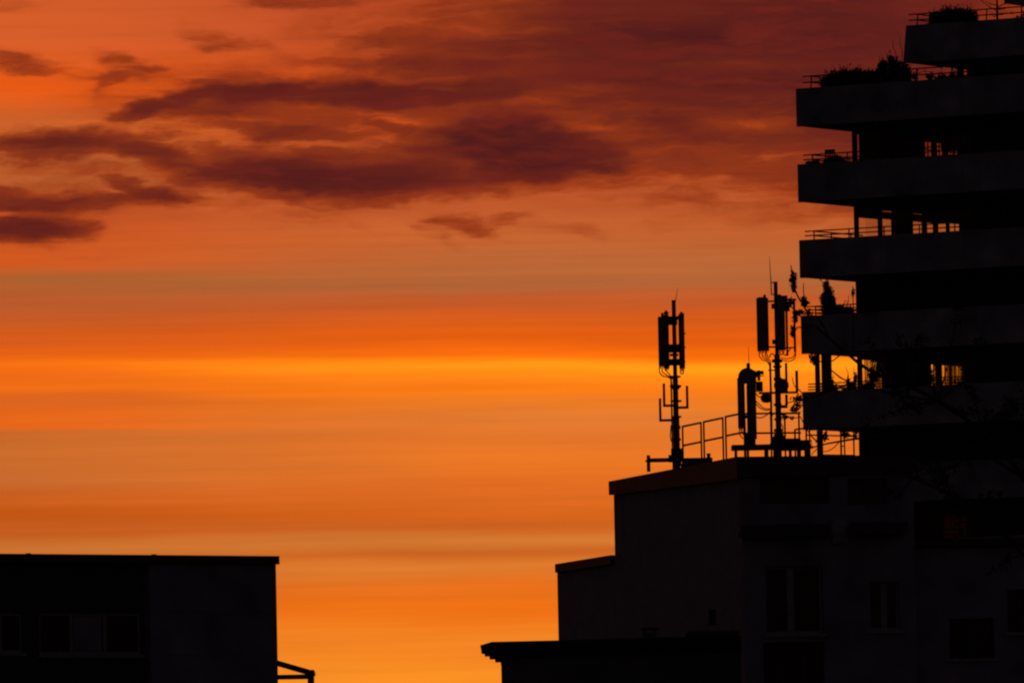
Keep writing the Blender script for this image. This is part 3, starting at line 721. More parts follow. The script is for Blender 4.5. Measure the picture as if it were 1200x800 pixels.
# metal fascias, deeper towards the street corner
q = MB()
def fas(pts, th): q.prism([PL_.at(x, y, .16) if not isinstance(x, Vector) else x for x, y in pts], PL_.n * -th)
zf0 = PL_.hit(713, 583.5)[1]; zf1 = PL_.hit(868, 562)[1]
aF = VPlane(PL_.w(0, 0, .16), AL).hit(713.2, 570)[0]
q.prism([PL_.w(aF, ZR - .42, .16), PL_.w(.16, ZR - .66, .16), PL_.w(.16, ZR, .16), PL_.w(aF, ZR, .16)], PL_.n * -.158)
q.prism([PL_.w(aF, ZR - .42, -.0), PL_.w(aS - .002, ZR - .42, -.0), PL_.w(aS - .002, ZR, -.0), PL_.w(aF, ZR, -.0)], PL_.n * -.6)
q.prism([PR.w(0.0, ZR - .62, .16), PR.w(LR + .1, ZR - .5, .16), PR.w(LR + .1, ZR, .16), PR.w(0.0, ZR, .16)], PR.n * -.158)
q.build('fascia', M['fascia'], house)
q = MB(); aG = VPlane(PL_.w(0, 0, .14), AL).hit(650.3, 665)[0]
q.prism([PL_.w(aG, zlow - .27, .14), PL_.w(aS - .05, zlow - .27, .14), PL_.w(aS - .05, zlow, .14), PL_.w(aG, zlow, .14)], PL_.n * -.138)
q.prism([PL_.w(aG, zlow - .27, 0), PL_.w(aE - .002, zlow - .27, 0), PL_.w(aE - .002, zlow, 0), PL_.w(aG, zlow, 0)], PL_.n * -.8)
q.build('fascia', M['fascia'], house)

# lower wing to the right
PW = VPlane(K0 + PR.d * (LR + .02) - PR.n * .6, AR)
wing = thing('rendered_wing', 'low rendered house front between the brick building and the right picture edge', 'building', PW.w(3, 0))
LW = 7.6; zw = PW.hit(1075, 640)[1]
WW = [prect(PW, 1112, 724, 1166, 771), prect(PW, 1180, 690, 1215, 740)]
w = wall_openings(PW, 0, LW, -.3, zw, WW, .35); w.build('front_wall', M['plaster'], wing)
window(PW, WW[0], wing, frame='darkframe', mull=(.5,)); window(PW, WW[1], wing, frame='darkframe', mull=(.5,))
q = MB(); q.prism([PW.w(0, -.3, -.352), PW.w(LW, -.3, -.352), PW.w(LW, zw - .01, -.352), PW.w(0, zw - .01, -.352)], PW.n * -9); q.build('body', M['plaster'], wing)
q = MB(); q.prism([PW.w(0.0, zw + .003, .25), PW.w(LW + .2, zw + .003, .25), PW.w(LW + .2, zw + .22, .25), PW.w(0.0, zw + .22, .25)], PW.n * -9.8); q.build('roof', M['fascia'], wing)

# ================================================================== low building in front, with cornice
FDST = 250.0
PF = VPlane(P(587, 765, FDST), 0.0)
low = thing('low_flat_building', 'low dark flat roofed building with a stepped cornice at the bottom centre', 'building', PF.w(3, 0))
zr = PF.hit(620, 752.6)[1]; a1 = PF.hit(868, 760)[0]; k = mpp(FDST)
q = MB(); q.prism([PF.w(0, -.3), PF.w(a1, -.3), PF.w(a1, zr - .36), PF.w(0, zr - .36)], PF.n * -8); q.build('wall', M['render'], low)
q = MB(); z_ = zr
for (ov, h0, h1) in ((.02, .36, .28), (.16, .28, .2), (.30, .2, .12), (.42, .12, .05)):
    q.prism([PF.w(-ov, zr - h0 + .001, ov), PF.w(a1 + .01, zr - h0 + .001, ov), PF.w(a1 + .01, zr - h1, ov), PF.w(-ov, zr - h1, ov)], PF.n * -(8 + 2 * ov))
q.build('cornice', M['fascia'], low)
q = MB(); ov = .50
prof = [(-ov, zr - .05), (-ov + .28, zr + .03), (1.6, zr + .035), (a1 * .55, zr + .05), (a1 + .01, zr + .06), (a1 + .01, zr - .049), (-ov, zr - .052)]
q.prism([PF.w(a, z, .5) for a, z in prof], PF.n * -9); q.build('roof', M['roofing'], low)
a0, aa, z0, z1 = prect(PF, 808, 737.5, 867.5, 800)
q = MB(); q.prism([PF.w(a0, zr + .062, -.6), PF.w(aa, zr + .062, -.6), PF.w(aa, z1 - .06, -.6), PF.w(a0, z1 - .06, -.6)], PF.n * -4)
q.prism([PF.w(a0 - .06, z1 - .06, -.54), PF.w(aa + .03, z1 - .06, -.54), PF.w(aa + .03, z1, -.54), PF.w(a0 - .06, z1, -.54)], PF.n * -4.12); q.build('roof_block', M['render'], low)
# a projecting dark pier at the right end of its front
q = MB(); q.prism([PF.w(a0 + .05, -.3, .2), PF.w(aa - .02, -.3, .2), PF.w(aa - .02, zr - .37, .2), PF.w(a0 + .05, zr - .37, .2)], PF.n * -.198); q.build('pier', M['cladding'], low)
# roof outlets
c = PF.at(762.6, 749, -2.0); t = thing('roof_vent', 'squat roof vent with a wide flat cap on the low building', 'vent', Vector((c.x, c.y, zr + .045)))
zt_ = PF.at(762.6, 733, -2).z; zm = PF.at(762.6, 736, -2).z
q = MB(); q.prism([Vector((c.x + sx * .165, c.y + sy * .165, zr + .045)) for sx, sy in ((-1, -1), (1, -1), (1, 1), (-1, 1))], UP * (zm - zr - .1)); q.build('duct', M['render'], t)
q = MB()
for sx in (-1, 1):
    for sy in (-1, 1): q.bar((c.x + sx * .12, c.y + sy * .12, zm - .06), (c.x + sx * .12, c.y + sy * .12, zm + .01), .04)
q.prism([Vector((c.x + sx * .22, c.y + sy * .22, zm + .008)) for sx, sy in ((-1, -1), (1, -1), (1, 1), (-1, 1))], UP * (zt_ - zm)); q.build('cap', M['darksteel'], t)
zblk = z1
c = PF.at(837, 737, -2.2); t = thing('flue_terminal', 'slim metal flue on thin legs on the raised roof block', 'flue', Vector((c.x, c.y, zblk)))
q = MB(); zA_ = PF.at(837, 729, -2.2).z; zB_ = PF.at(837, 710.5, -2.2).z
q.tube([(c.x, c.y, zA_), (c.x, c.y, zB_ - .02)], .09, 14); q.tube([(c.x, c.y, zB_ - .03), (c.x, c.y, zB_)], .1, 14); q.build('pipe', M['darksteel'], t)
for sx in (-1, 1):
    for sy in (-1, 1):
        q = MB(); q.bar((c.x + sx * .155, c.y + sy * .1, zblk), (c.x + sx * .13, c.y + sy * .09, zA_ + .02), .022); q.build('leg', M['steel'], t)
q = MB(); q.prism([Vector((c.x + sx * .15, c.y + sy * .11, zA_ + .0)) for sx, sy in ((-1, -1), (1, -1), (1, 1), (-1, 1))], UP * .022); q.build('collar', M['darksteel'], t)

# ================================================================== block at the lower left
LD = 288.0; ALB = R_(41)
PB = VPlane(P(323.2, 655, LD), ALB)
blk = thing('left_block', 'plain dark flat roofed block with a window row at the lower left', 'building', PB.w(-6, 0))
zt_ = PB.hit(324, 651.2)[1]; aL = -13.0; aM = PB.hit(175.5, 700)[0]
q = MB(); q.prism([PB.w(aM + .002, -.3), PB.w(0, -.3), PB.w(0, zt_ - .2), PB.w(aM + .002, zt_ - .2)], PB.n * -9)
zj = PB.hit(260, 715.6)[1]; zk = PB.hit(260, 766)[1]
for z in (zj, zk): q.prism([PB.w(aM + .35, z - .03, .02), PB.w(-.15, z - .03, .02), PB.w(-.15, z + .03, .02), PB.w(aM + .35, z + .03, .02)], PB.n * -.018)
q.build('end_wall', M['plaster'], blk)
LWIN = [prect(PB, -18, 717.5, 33, 764), prect(PB, 51.5, 717.5, 171.5, 766)]
w = wall_openings(VPlane(PB.w(0, 0, -.22), ALB), aL, aM, -.3, zt_ - .2, LWIN, .35); w.build('clad_wall', M['cladding'], blk)
PB2 = VPlane(PB.w(0, 0, -.22), ALB)
window(PB2, LWIN[0], blk, mull=(.5,), mw=.05, off=-.05)
win = window(PB2, LWIN[1], blk, mull=(.325, .655), mw=.055, off=-.05)
s0, s1, z0, z1 = LWIN[1]
q = MB(); q.prism([PB2.w(s0 + (s1 - s0) * .355, z0 + .09, -.075), PB2.w(s0 + (s1 - s0) * .625, z0 + .09, -.075), PB2.w(s0 + (s1 - s0) * .625, z1 - .09, -.075), PB2.w(s0 + (s1 - s0) * .355, z1 - .09, -.075)], PB2.n * -.008); q.build('blind', M['plaster'], win)
q = MB(); q.prism([PB2.w(aL, -.3, -.36), PB2.w(aM - .002, -.3, -.36), PB2.w(aM - .002, zt_ - .21, -.36), PB2.w(aL, zt_ - .21, -.36)], PB2.n * -8.4); q.build('body', M['plaster'], blk)
q = MB(); q.prism([PB.w(aL, zt_ - .235, .09), PB.w(.06, zt_ - .235, .09), PB.w(.06, zt_, .09), PB.w(aL, zt_, .09)], PB.n * -.088)
q.prism([PB.w(aL, zt_ - .198, 0.0), PB.w(.06, zt_ - .198, 0), PB.w(.06, zt_ - .004, 0), PB.w(aL, zt_ - .004, 0)], PB.n * -9.1); q.build('roof_edge', M['fascia'], blk)
for x in (33, 180):                          # clips of the roof edging
    a_ = PB.hit(x, 648)[0]; q = MB(); q.prism([PB.w(a_ - .06, zt_ + .002, .06), PB.w(a_ + .06, zt_ + .002, .06), PB.w(a_ + .05, zt_ + .022, .06), PB.w(a_ - .05, zt_ + .022, .06)], PB.n * -.1); q.build('edge_clip', M['fascia'], blk)
# annex roof with the steel canopy frame on it
AX = VPlane(P(326, 800, LD + 4), R_(0))
an = thing('annex', 'low flat annex beside the dark left block', 'building', AX.w(2, 0))
za = AX.hit(345, 845)[1]
q = MB(); q.prism([AX.w(.3, -.3), AX.w(4, -.3), AX.w(4, za), AX.w(.3, za)], AX.n * -5); q.build('wall', M['render'], an)
q = MB(); q.prism([AX.w(.2, za + .002, .1), AX.w(4.1, za + .002, .1), AX.w(4.1, za + .12, .1), AX.w(.2, za + .12, .1)], AX.n * -5.2); q.build('roof', M['roofing'], an)
AC = VPlane(P(326, 800, LD + 4.6), R_(0))
c = AC.at(363, 800); t = thing('canopy_frame', 'bare sloping steel canopy frame beside the lower left block', 'canopy', Vector((c.x, c.y, za + .122)))
p_top = AC.at(318, 773.7); p_end = AC.at(366, 787.6); w_ = 5.2 * mpp(LD)
q = MB()
for o in (0, 2.6):
    sh = Vector((0, o, 0)); q.bar(p_top + sh, p_end + sh, w_ * .85, w_); q.bar(AC.at(318, 791.9) + sh, AC.at(361, 791.2) + sh, w_ * .7, w_ * .65)
q.bar(p_end + Vector((0, .1, 0)), p_end + Vector((0, 2.5, 0)), w_ * .7)
q.ball(p_end + UP * .01, w_ * .62)
q.build('rafters', M['darksteel'], t)
for o in (0, 2.6):
    q = MB(); q.bar(Vector((c.x, c.y + o, za + .122)), AC.at(363.2, 789) + Vector((0, o, 0)), w_ * 1.1); q.build('post', M['darksteel'], t)

# ================================================================== guard rail on the roof
PRL = VPlane(PL_.w(0, 0, -.35), AL)
q0 = PRL.at(822, 536)
gr = thing('roof_guard_rail', 'steel guard rail of framed panels along the roof edge of the brick building', 'railing', Vector((q0.x, q0.y, ZR - .018)))
tb = .052
for (x0, yt0, x1, yt1) in ((799.8, 499.6, 821.4, 494.8), (824.6, 494.2, 846.9, 489.4), (850.2, 488.2, 871.8, 484.3)):
    a0 = PRL.hit(x0, yt0)[0]; a1_ = PRL.hit(x1, yt1)[0]; zt_ = PRL.hit(x0, yt0)[1]; zm = PRL.hit(x0, yt0 + 22.4)[1]
    q = MB(); b_ = ZR - .018
    q.bar(PRL.w(a0, zt_), PRL.w(a1_, zt_), tb); q.bar(PRL.w(a0, zm), PRL.w(a1_, zm), tb)
    for a in (a0, a1_): q.bar(PRL.w(a, b_), PRL.w(a, zt_ + tb / 2), tb)
    q.build('panel', M['darksteel'], gr)
# street-side run of the rail, behind the masts
PRR = VPlane(PR.w(0, 0, -3.4), AR)
q = MB(); ztop_ = PRR.hit(900, 484.3)[1]; zm = PRR.hit(900, 507.2)[1]
a0 = PRR.hit(873, 485)[0]; a1_ = PRR.hit(938, 485)[0]
q.bar(PRR.w(a0, ztop_), PRR.w(a1_, ztop_), tb); q.bar(PRR.w(a0, zm), PRR.w(a1_, zm), tb)
for x in (873, 903.5, 919.8, 936.4): a = PRR.hit(x, 500)[0]; q.bar(PRR.w(a, ZR - .018), PRR.w(a, ztop_), tb)
q.build('panel', M['darksteel'], gr)
q = MB(); zt_ = PRR.hit(935, 503.6)[1]
aa, ab = PRR.hit(928.6, 505)[0], PRR.hit(941.8, 505)[0]
q.bar(PRR.w(aa, zt_, .3), PRR.w(ab, zt_ + .04, .3), tb)
for a in (aa, ab): q.bar(PRR.w(a, ZR - .018, .3), PRR.w(a, zt_, .3), tb)
q.build('panel', M['darksteel'], gr)
# lattice frame further right, in the gap below the lowest balcony
PQ = VPlane(PR.w(0, 0, -2.6), AR)
c = PQ.at(985, 536); lf = thing('roof_lattice_frame', 'upright steel lattice frame on the roof, in the gap under the lowest visible balcony', 'frame', Vector((c.x, c.y, ZR - .018)))
q = MB()
for (x, w_) in ((985.2, 2.2), (989.3, 1.7), (1000.2, 1.8), (948.6, 1.8)):
    a, zt_ = PQ.hit(x, 502.5); q.bar(PQ.w(a, ZR - .018), PQ.w(a, zt_), w_ * mpp(KD))
q.build('uprights', M['darksteel'], lf)
q = MB()
for (x0, y0, x1, y1, w_) in ((946, 509.4, 1004, 511, 1.6), (962, 533.3, 1002, 533.8, 2.6), (985, 522.5, 989.5, 522.5, 1.2), (948.6, 503.6, 962, 503.2, 1.4)):
    q.bar(PQ.at(x0, y0), PQ.at(x1, y1), w_ * mpp(KD))
q.build('crossbars', M['darksteel'], lf)

# ================================================================== antenna masts
def PM(D): return VPlane(Vector((0, D, 0)), 0.0)
ZRF = ZR - .018
def box_px(q, pl, x0, y0, x1, y1, depth, off=0.0):
    """a box whose front shows between two photo corners, leaning with nothing: plumb"""
    a0, _ = pl.hit(x0, (y0 + y1) / 2); a1, _ = pl.hit(x1, (y0 + y1) / 2); xm = (x0 + x1) / 2
    zt = pl.hit(xm, y0)[1]; zb = pl.hit(xm, y1)[1]
    q.prism([pl.w(a0, zb, off + depth / 2), pl.w(a1, zb, off + depth / 2), pl.w(a1, zt, off + depth / 2), pl.w(a0, zt, off + depth / 2)], pl.n * -depth)
def panel_px(q, pl, x0, y0, x1, y1, depth, off=0.0):
    """sector antenna: a box with chamfered long edges"""
    ym = (y0 + y1) / 2; a0 = pl.hit(x0, ym)[0]; a1 = pl.hit(x1, ym)[0]; xm = (x0 + x1) / 2
    zt = pl.hit(xm, y0)[1]; zb = pl.hit(xm, y1)[1]; c = min(depth, a1 - a0) * .28
    pts = [(a0 + c, depth / 2), (a1 - c, depth / 2), (a1, depth / 2 - c), (a1, -depth / 2), (a0, -depth / 2), (a0, depth / 2 - c)]
    q.prism([pl.w(a, zb, off + o) for a, o in pts], UP * (zt - zb))
    for f in (.25, .5, .75): q.tube([pl.w(a0 + (a1 - a0) * f, zb + .01, off), pl.w(a0 + (a1 - a0) * f, zb - .06, off)], .018, 6)
def disc(q, pl, x, y, rad, h, off=0.0):
    c = pl.at(x, y, off); q.tube([c - UP * h / 2, c + UP * h / 2], rad, 14)
def wire(q, pl, pts, r=.016, off=0.0, seed=0):
    ps = [pl.at(x, y, off) for x, y in pts]; out = []
    for i in range(len(ps) - 1):              # Catmull-Rom
        p0 = ps[max(i - 1, 0)]; p1 = ps[i]; p2 = ps[i + 1]; p3 = ps[min(i + 2, len(ps) - 1)]
        for j in range(5):
            t = j / 5; out.append(.5 * ((2 * p1) + (p2 - p0) * t + (2 * p0 - 5 * p1 + 4 * p2 - p3) * t * t + (3 * p1 - p0 - 3 * p2 + p3) * t ** 3))
    out.append(ps[-1]); q.tube(out, r, 6)

# ---- left mast, at the roof edge
D1 = PL_.at(793, 547).y + 1.0; pl = PM(D1); k = mpp(D1)
c = pl.at(792.8, 547)
m1 = thing('antenna_mast', 'antenna mast standing alone near the left roof corner, bracket dipoles below its panels', 'antenna mast', Vector((c.x, c.y, ZRF)), 'antenna masts on the brick building')
pt = pl.at(789.4, 351.6); pb = Vector((pt.x + .0, pt.y, ZRF)); xa = pt.x
pm = pl.at(791.6, 436); 
q = MB(); q.tube([(xa, D1, ZRF), (xa, D1, pl.hit(792, 487)[1])], 3.9 * k, 16); q.tube([(xa, D1, pl.hit(792, 487)[1]), (xa, D1, pl.hit(791, 440)[1])], 3.2 * k, 16)
q.tube([(xa, D1, pl.hit(791, 440)[1]), (xa, D1, pt.z)], 2.45 * k, 16); q.build('pole', M['steel'], m1)
q = MB(); q.tube([pl.at(791.6, 353), pl.at(792.9, 345), pl.at(794.2, 337)], [.012, .009, .005], 5); q.build('whip_antenna', M['cable'], m1)
for (x0, y0, x1, y1, dp, of) in ((771.3, 371.5, 779.6, 429.5, .22, .16), (777.2, 368.8, 784.2, 431, .24, -.2), (795.4, 369, 802.3, 431.5, .24, .02)):
    q = MB(); panel_px(q, pl, x0, y0, x1, y1, dp, of); q.build('panel_antenna', M['radome'], m1)
q = MB()
box_px(q, pl, 776, 370.5, 800, 374.5, .12); box_px(q, pl, 783.5, 374, 793.6, 380.5, .3); box_px(q, pl, 783.8, 403.4, 796.5, 412.8, .3); box_px(q, pl, 778, 406, 801, 409.5, .12)
box_px(q, pl, 785, 414.5, 794.8, 417, .26); box_px(q, pl, 784.4, 420.6, 796.4, 428, .28)
for (x, y0, y1) in ((780.6, 363.8, 372), (798.6, 365.4, 372), (776.0, 366.6, 372)): q.tube([pl.at(x, y1), pl.at(x, y0)], 1.5 * k, 8)
box_px(q, pl, 777.8, 365.6, 783.4, 368.6, .1); box_px(q, pl, 795.6, 367, 801.8, 369.6, .1)
for y in (406, 423, 390): box_px(q, pl, 802, y, 803.4, y + 1.6, .06)
build_each(q, 'clamp', M['darksteel'], m1)
q = MB()
for (x, y, r_, h_) in ((791, 441.2, 6.6, .05), (791.6, 452.4, 6.8, .07), (792, 454.6, 4.6, .06), (792.2, 469.8, 6.6, .05), (792.4, 488.2, 6.2, .05), (792.6, 500.5, 5, .09), (792.8, 514.8, 5.2, .07)):
    disc(q, pl, x, y, r_ * k, h_)
build_each(q, 'flange', M['darksteel'], m1)
for (xv, y0, yb, sgn) in ((777.9, 449.2, 475.2, 1), (805, 451.8, 477.2, -1), (773.4, 466.6, 492.4, 1)):
    q = MB(); tp_ = pl.at(xv, y0); bt_ = pl.at(xv + .4, yb); bt_.x = tp_.x; r_ = 1.45 * k
    q.bar(tp_, bt_ - UP * r_, r_ * 2); pole_x = xa - 2.6 * k * (1 if sgn > 0 else -1)
    q.bar(Vector((tp_.x + r_ * sgn, D1, bt_.z)), Vector((pole_x, D1, bt_.z - (.0 if sgn < 0 else .0))), r_ * 2)
    q.build('dipole_bracket', M['radome'], m1)
q = MB(); 
for dx_ in (-4.5, -5.4): q.tube([(xa + dx_ * k, D1 - .05, ZRF + .5), (xa + dx_ * k, D1 - .05, pl.hit(789, 441)[1])], .014, 6)
for pts in (((772.6, 430), (773, 436.5), (776.5, 440.5), (781, 441.5), (785.6, 444), (787.4, 452)), ((776.4, 430), (776, 435.5), (780.5, 439), (785.5, 443), (787.8, 454)),
            ((780.4, 430), (780, 434), (784, 438), (788, 444)), ((797.6, 431), (797.2, 437), (800.6, 437.5), (801, 431)), ((799.5, 431), (799, 436)), ((786.4, 498), (785.6, 512), (788, 520))):
    wire(q, pl, pts, .017, .12)
build_each(q, 'cable', M['cable'], m1, -.004)
q = MB()
box_px(q, pl, 786.5, 525.5, 800.6, 541, .45); box_px(q, pl, 783.4, 533, 787, 541.4, .3)
q.build('base_box', M['darksteel'], m1)
q = MB()
q.bar(pl.at(759, 539.2), pl.at(789, 538.6), 4.8 * k); q.bar(pl.at(800, 538.4), pl.at(806, 537.5), 3 * k)
box_px(q, pl, 799, 536.4, 835, 549, .4)
for x in (759.8,): tpv = pl.at(x, 533.2); q.bar(Vector((tpv.x, tpv.y, ZRF)), tpv, 4.2 * k); q.bar(pl.at(756.4, 540), pl.at(759, 540), 2.4 * k)
q.bar(pl.at(789.4, 540), Vector((pl.at(789.8, 549).x, D1, ZRF)), 3.4 * k)
for (x0, x1) in ((792.4, 794.6), (797, 800)): p0 = pl.at(x0, 540); p1 = pl.at(x1, 549); q.bar(p0, Vector((p1.x, D1 + .1, ZRF)), 1.3 * k)
build_each(q, 'base_frame', M['darksteel'], m1)

# ---- equipment platform on the street side of the roof
D2 = 303.2; pl2 = PM(D2); k2 = mpp(D2)
c = pl2.at(903, 530); pf = thing('equipment_platform', 'low steel platform on short legs under the two right hand antenna masts', 'platform', Vector((c.x, c.y, ZRF)))
q = MB(); box_px(q, pl2, 857.2, 521.6, 907, 526.6, 1.3); box_px(q, pl2, 906.9, 516.4, 948.4, 527.2, 1.0); box_px(q, pl2, 921, 513.8, 938, 516.5, .6); q.build('deck', M['darksteel'], pf)
for (x, w_) in ((862.2, 3.4), (876.4, 3), (898, 5), (911, 10), (926, 3.6), (936.2, 5), (945.6, 6.4)):
    q = MB(); p0 = pl2.at(x, 526.4); q.bar(Vector((p0.x, p0.y, ZRF)), p0, w_ * k2, w_ * k2); q.build('leg', M['darksteel'], pf)
ZPF = pl2.hit(880, 521.6)[1]

# ---- short mast with the round-topped radome
D3 = 303.0; pl = PM(D3); k = mpp(D3)
c = pl.at(880, 521); xa = c.x
m2 = thing('antenna_mast', 'short stout antenna mast with a round topped cover beside the tallest mast', 'antenna mast', Vector((xa, D3, ZPF)), 'antenna masts on the brick building')
q = MB(); q.tube([(xa, D3, ZPF), (xa, D3, pl.hit(878, 450)[1])], 4.0 * k, 16); zt_ = pl.hit(877.8, 425.4)[1]; q.tube([(xa - .03, D3, pl.hit(878, 450)[1]), (xa - .03, D3, zt_)], 2.2 * k, 14); q.build('pole', M['steel'], m2)
q = MB(); q.tube([pl.at(877.6, 426), pl.at(877.2, 405)], [.01, .005], 5); q.build('whip_antenna', M['cable'], m2)
q = MB(); panel_px(q, pl, 864.4, 443, 873.0, 501.5, .26, .05); q.build('panel_antenna', M['radome'], m2)
q = MB(); panel_px(q, pl, 876, 434, 886.2, 514, .3, .0); q.build('panel_antenna', M['radome'], m2)
q = MB(); cc = pl.at(875.6, 441.4)
n = 20; arc = [cc + Vector((math.cos(math.pi * i / n) * 10.6 * k, 0, math.sin(math.pi * i / n) * 10.4 * k)) for i in range(n + 1)]
lo_ = [arc[-1] - UP * 8 * k, arc[0] - UP * 8 * k]
q.prism([p_ - Vector((0, .13, 0)) for p_ in arc + [lo_[0], lo_[1]]], Vector((0, .26, 0))); q.build('radome_cover', M['radome'], m2)
q = MB(); box_px(q, pl, 884, 435.4, 890.6, 442, .16); box_px(q, pl, 886, 434.4, 895, 438.6, .1); box_px(q, pl, 887.6, 433.8, 891, 446, .1); box_px(q, pl, 886, 447, 893.8, 458.6, .22)
box_px(q, pl, 890, 439.6, 895.2, 440.8, .05); box_px(q, pl, 872.8, 446, 877, 449.5, .1); box_px(q, pl, 872.8, 486, 877, 490, .1); build_each(q, 'clamp', M['darksteel'], m2)
q = MB(); box_px(q, pl, 873.4, 508, 885.4, 521.5, .4); q.build('base_box', M['darksteel'], m2)
q = MB()
for pts in (((866.4, 501), (867, 509), (871, 514)), ((868.6, 501), (869.6, 507), (873, 511)), ((871, 501), (871.6, 505), (874, 508)),
            ((886, 461), (889, 465), (893.6, 464), (897, 461)), ((886, 470), (890, 474), (895.4, 478.4), (902, 479)), ((885.6, 472.6), (890, 477.6), (897, 480.6), (902.6, 480)), ((886, 489), (892, 489.4), (898, 486.4), (903, 481.6))):
    wire(q, pl, pts, .016, .1)
build_each(q, 'cable', M['cable'], m2, -.004)

# ---- tall mast
D4 = 303.4; pl = PM(D4); k = mpp(D4)
c = pl.at(908.8, 330); xa = c.x
m3 = thing('antenna_mast', 'tallest antenna mast, close beside the tower balconies, with looping cables', 'antenna mast', Vector((xa, D4, ZPF)), 'antenna masts on the brick building')
zq = pl.hit(911, 415)[1]
q = MB(); q.tube([(xa, D4, ZPF), (xa, D4, zq)], 3.5 * k, 16); q.tube([(xa, D4, zq), (xa, D4, c.z)], 2.3 * k, 14); q.build('pole', M['steel'], m3)
q = MB(); q.tube([pl.at(904.0, 345), pl.at(903.4, 330), pl.at(902.4, 315), pl.at(901.7, 300.5)], [.017, .015, .011, .006], 6)
for y in (331, 345): q.bar(pl.at(903.5, y), pl.at(908, y), .03)
q.build('whip_antenna', M['cable'], m3)
q = MB(); panel_px(q, pl, 886.8, 349.4, 900.6, 411.4, .3, .1); q.build('panel_antenna', M['radome'], m3)
q = MB(); panel_px(q, pl, 910.9, 347.5, 919.8, 410.5, .3, .2); q.build('panel_antenna', M['radome'], m3)
q = MB(); panel_px(q, pl, 920.9, 346, 923.4, 414, .12, -.2); q.build('panel_antenna', M['radome'], m3)
q = MB(); panel_px(q, pl, 929.8, 349.6, 932.5, 409.6, .12, -.1); q.build('panel_antenna', M['radome'], m3)
q = MB()
box_px(q, pl, 899, 352, 909, 353.8, .08); box_px(q, pl, 899, 405.6, 909, 407.4, .08); box_px(q, pl, 904, 356, 908, 361.6, .2); box_px(q, pl, 905, 398, 909, 403, .2)
q.tube([pl.at(896, 350), pl.at(896, 345.2)], 1.6 * k, 8); box_px(q, pl, 888, 348.2, 898, 350, .15)
box_px(q, pl, 911.5, 345, 915.2, 349, .12); box_px(q, pl, 913, 346.4, 922.8, 356, .2); box_px(q, pl, 916, 356, 925.4, 364.6, .2); box_px(q, pl, 922, 350, 933, 352, .06); box_px(q, pl, 916, 406.6, 932, 408.2, .06)
box_px(q, pl, 924, 352.5, 927, 360, .06)
build_each(q, 'clamp', M['darksteel'], m3)
q = MB()
for (x, y, r_, h_) in ((910.6, 422.8, 6.2, .09), (911, 429.4, 5, .06), (911.2, 444, 4.6, .1), (911.4, 474, 4.6, .08), (911.8, 491, 4.6, .06), (911.8, 504, 5, .08)): disc(q, pl, x, y, r_ * k, h_)
box_px(q, pl, 900, 433, 910, 434.4, .06)
build_each(q, 'flange', M['darksteel'], m3)
q = MB(); box_px(q, pl, 889, 458.8, 935.2, 461.2, .07); box_px(q, pl, 912, 474.4, 923, 478, .1); box_px(q, pl, 913, 484.8, 919, 486.4, .06); build_each(q, 'crossarm', M['darksteel'], m3)
for (x0, y0, x1, y1) in ((919.6, 425.2, 922.6, 459), (931.8, 434, 935.2, 459), (919.9, 462, 923.2, 474.4)):
    q = MB(); a_ = pl.at((x0 + x1) / 2, y0); b_ = pl.at((x0 + x1) / 2, y1); b_.x = a_.x; q.tube([b_, a_], (x1 - x0) / 2 * k, 10); q.build('dipole', M['radome'], m3)
for (x, y, r_) in ((917.6, 451.6, 8.2), (899.8, 466.6, 5.6)):
    q = MB(); cc = pl.at(x, y); q.tube([cc + Vector((-.1, -.24, 0)), cc + Vector((-.02, -.1, 0)), cc + Vector((.06, .12, 0))], [r_ * k * .98, r_ * k, r_ * k * .55], 22); q.build('dish', M['radome'], m3)
q = MB()
for x in (902.9, 904.2): q.tube([pl.at(x - 1.2, 425, .1), pl.at(x, 470, .1), pl.at(x + .6, 515, .1)], .018, 6)
for pts in (((889.6, 412), (890, 417.6), (893.4, 421.6), (899, 424), (902.4, 430)), ((893, 412), (893.4, 417), (896.4, 420.6), (900.4, 423), (903, 429)), ((896.8, 412), (896.6, 417), (899, 420), (902, 422), (903.6, 428)),
            ((898.6, 412), (898.4, 415.6), (901, 419), (903.8, 414.6), (906, 415), (908.6, 418)), ((931.6, 410), (932.2, 417), (929.6, 421.6), (923.6, 423.4), (916, 422)), ((931, 410), (931.4, 415), (928.4, 419), (921.6, 420.4), (915, 419.4)),
            ((913, 412), (915.2, 415.6), (918.8, 413)), ((917, 412), (919.6, 416.4), (924, 411.6), (927, 408)), ((908, 484), (903.4, 490), (903.4, 508)), ((915.4, 488), (919, 492.6), (919.4, 505)), ((914, 496), (917.4, 500), (916.4, 512))):
    wire(q, pl, pts, .015, .08)
build_each(q, 'cable', M['cable'], m3, -.004)
q = MB(); cc = pl.at(911.6, 521)
q.tube([Vector((xa, D4, ZPF)), Vector((xa, D4, ZPF + .12)), Vector((xa, D4, ZPF + .34))], [11.5 * k, 9.6 * k, 5 * k], 10); q.build('foot', M['darksteel'], m3)
c = pl2.at(804.5, 530)
# small stubs on the roof edge
for (x, y0, y1, w_, lab) in ((830.4, 532.2, 538, 4.2, 'small square roof stub at the foot of the middle guard rail panel'),):
    D = PL_.at(x, 537).y - .0; pq = PM(D + .6); t0 = pq.at(x, y0)
    q = MB(); kk = w_ / 2 * mpp(D); q.prism([Vector((t0.x + sx * kk, t0.y + sy * kk, ZRF)) for sx, sy in ((-1, -1), (1, -1), (1, 1), (-1, 1))], UP * (t0.z - ZRF))
    q.prism([Vector((t0.x + sx * kk * 1.2, t0.y + sy * kk * 1.2, t0.z)) for sx, sy in ((-1, -1), (1, -1), (1, 1), (-1, 1))], UP * .03)
    o = q.build('roof_stub', M['darksteel']); o['label'] = lab; o['category'] = 'roof outlet'

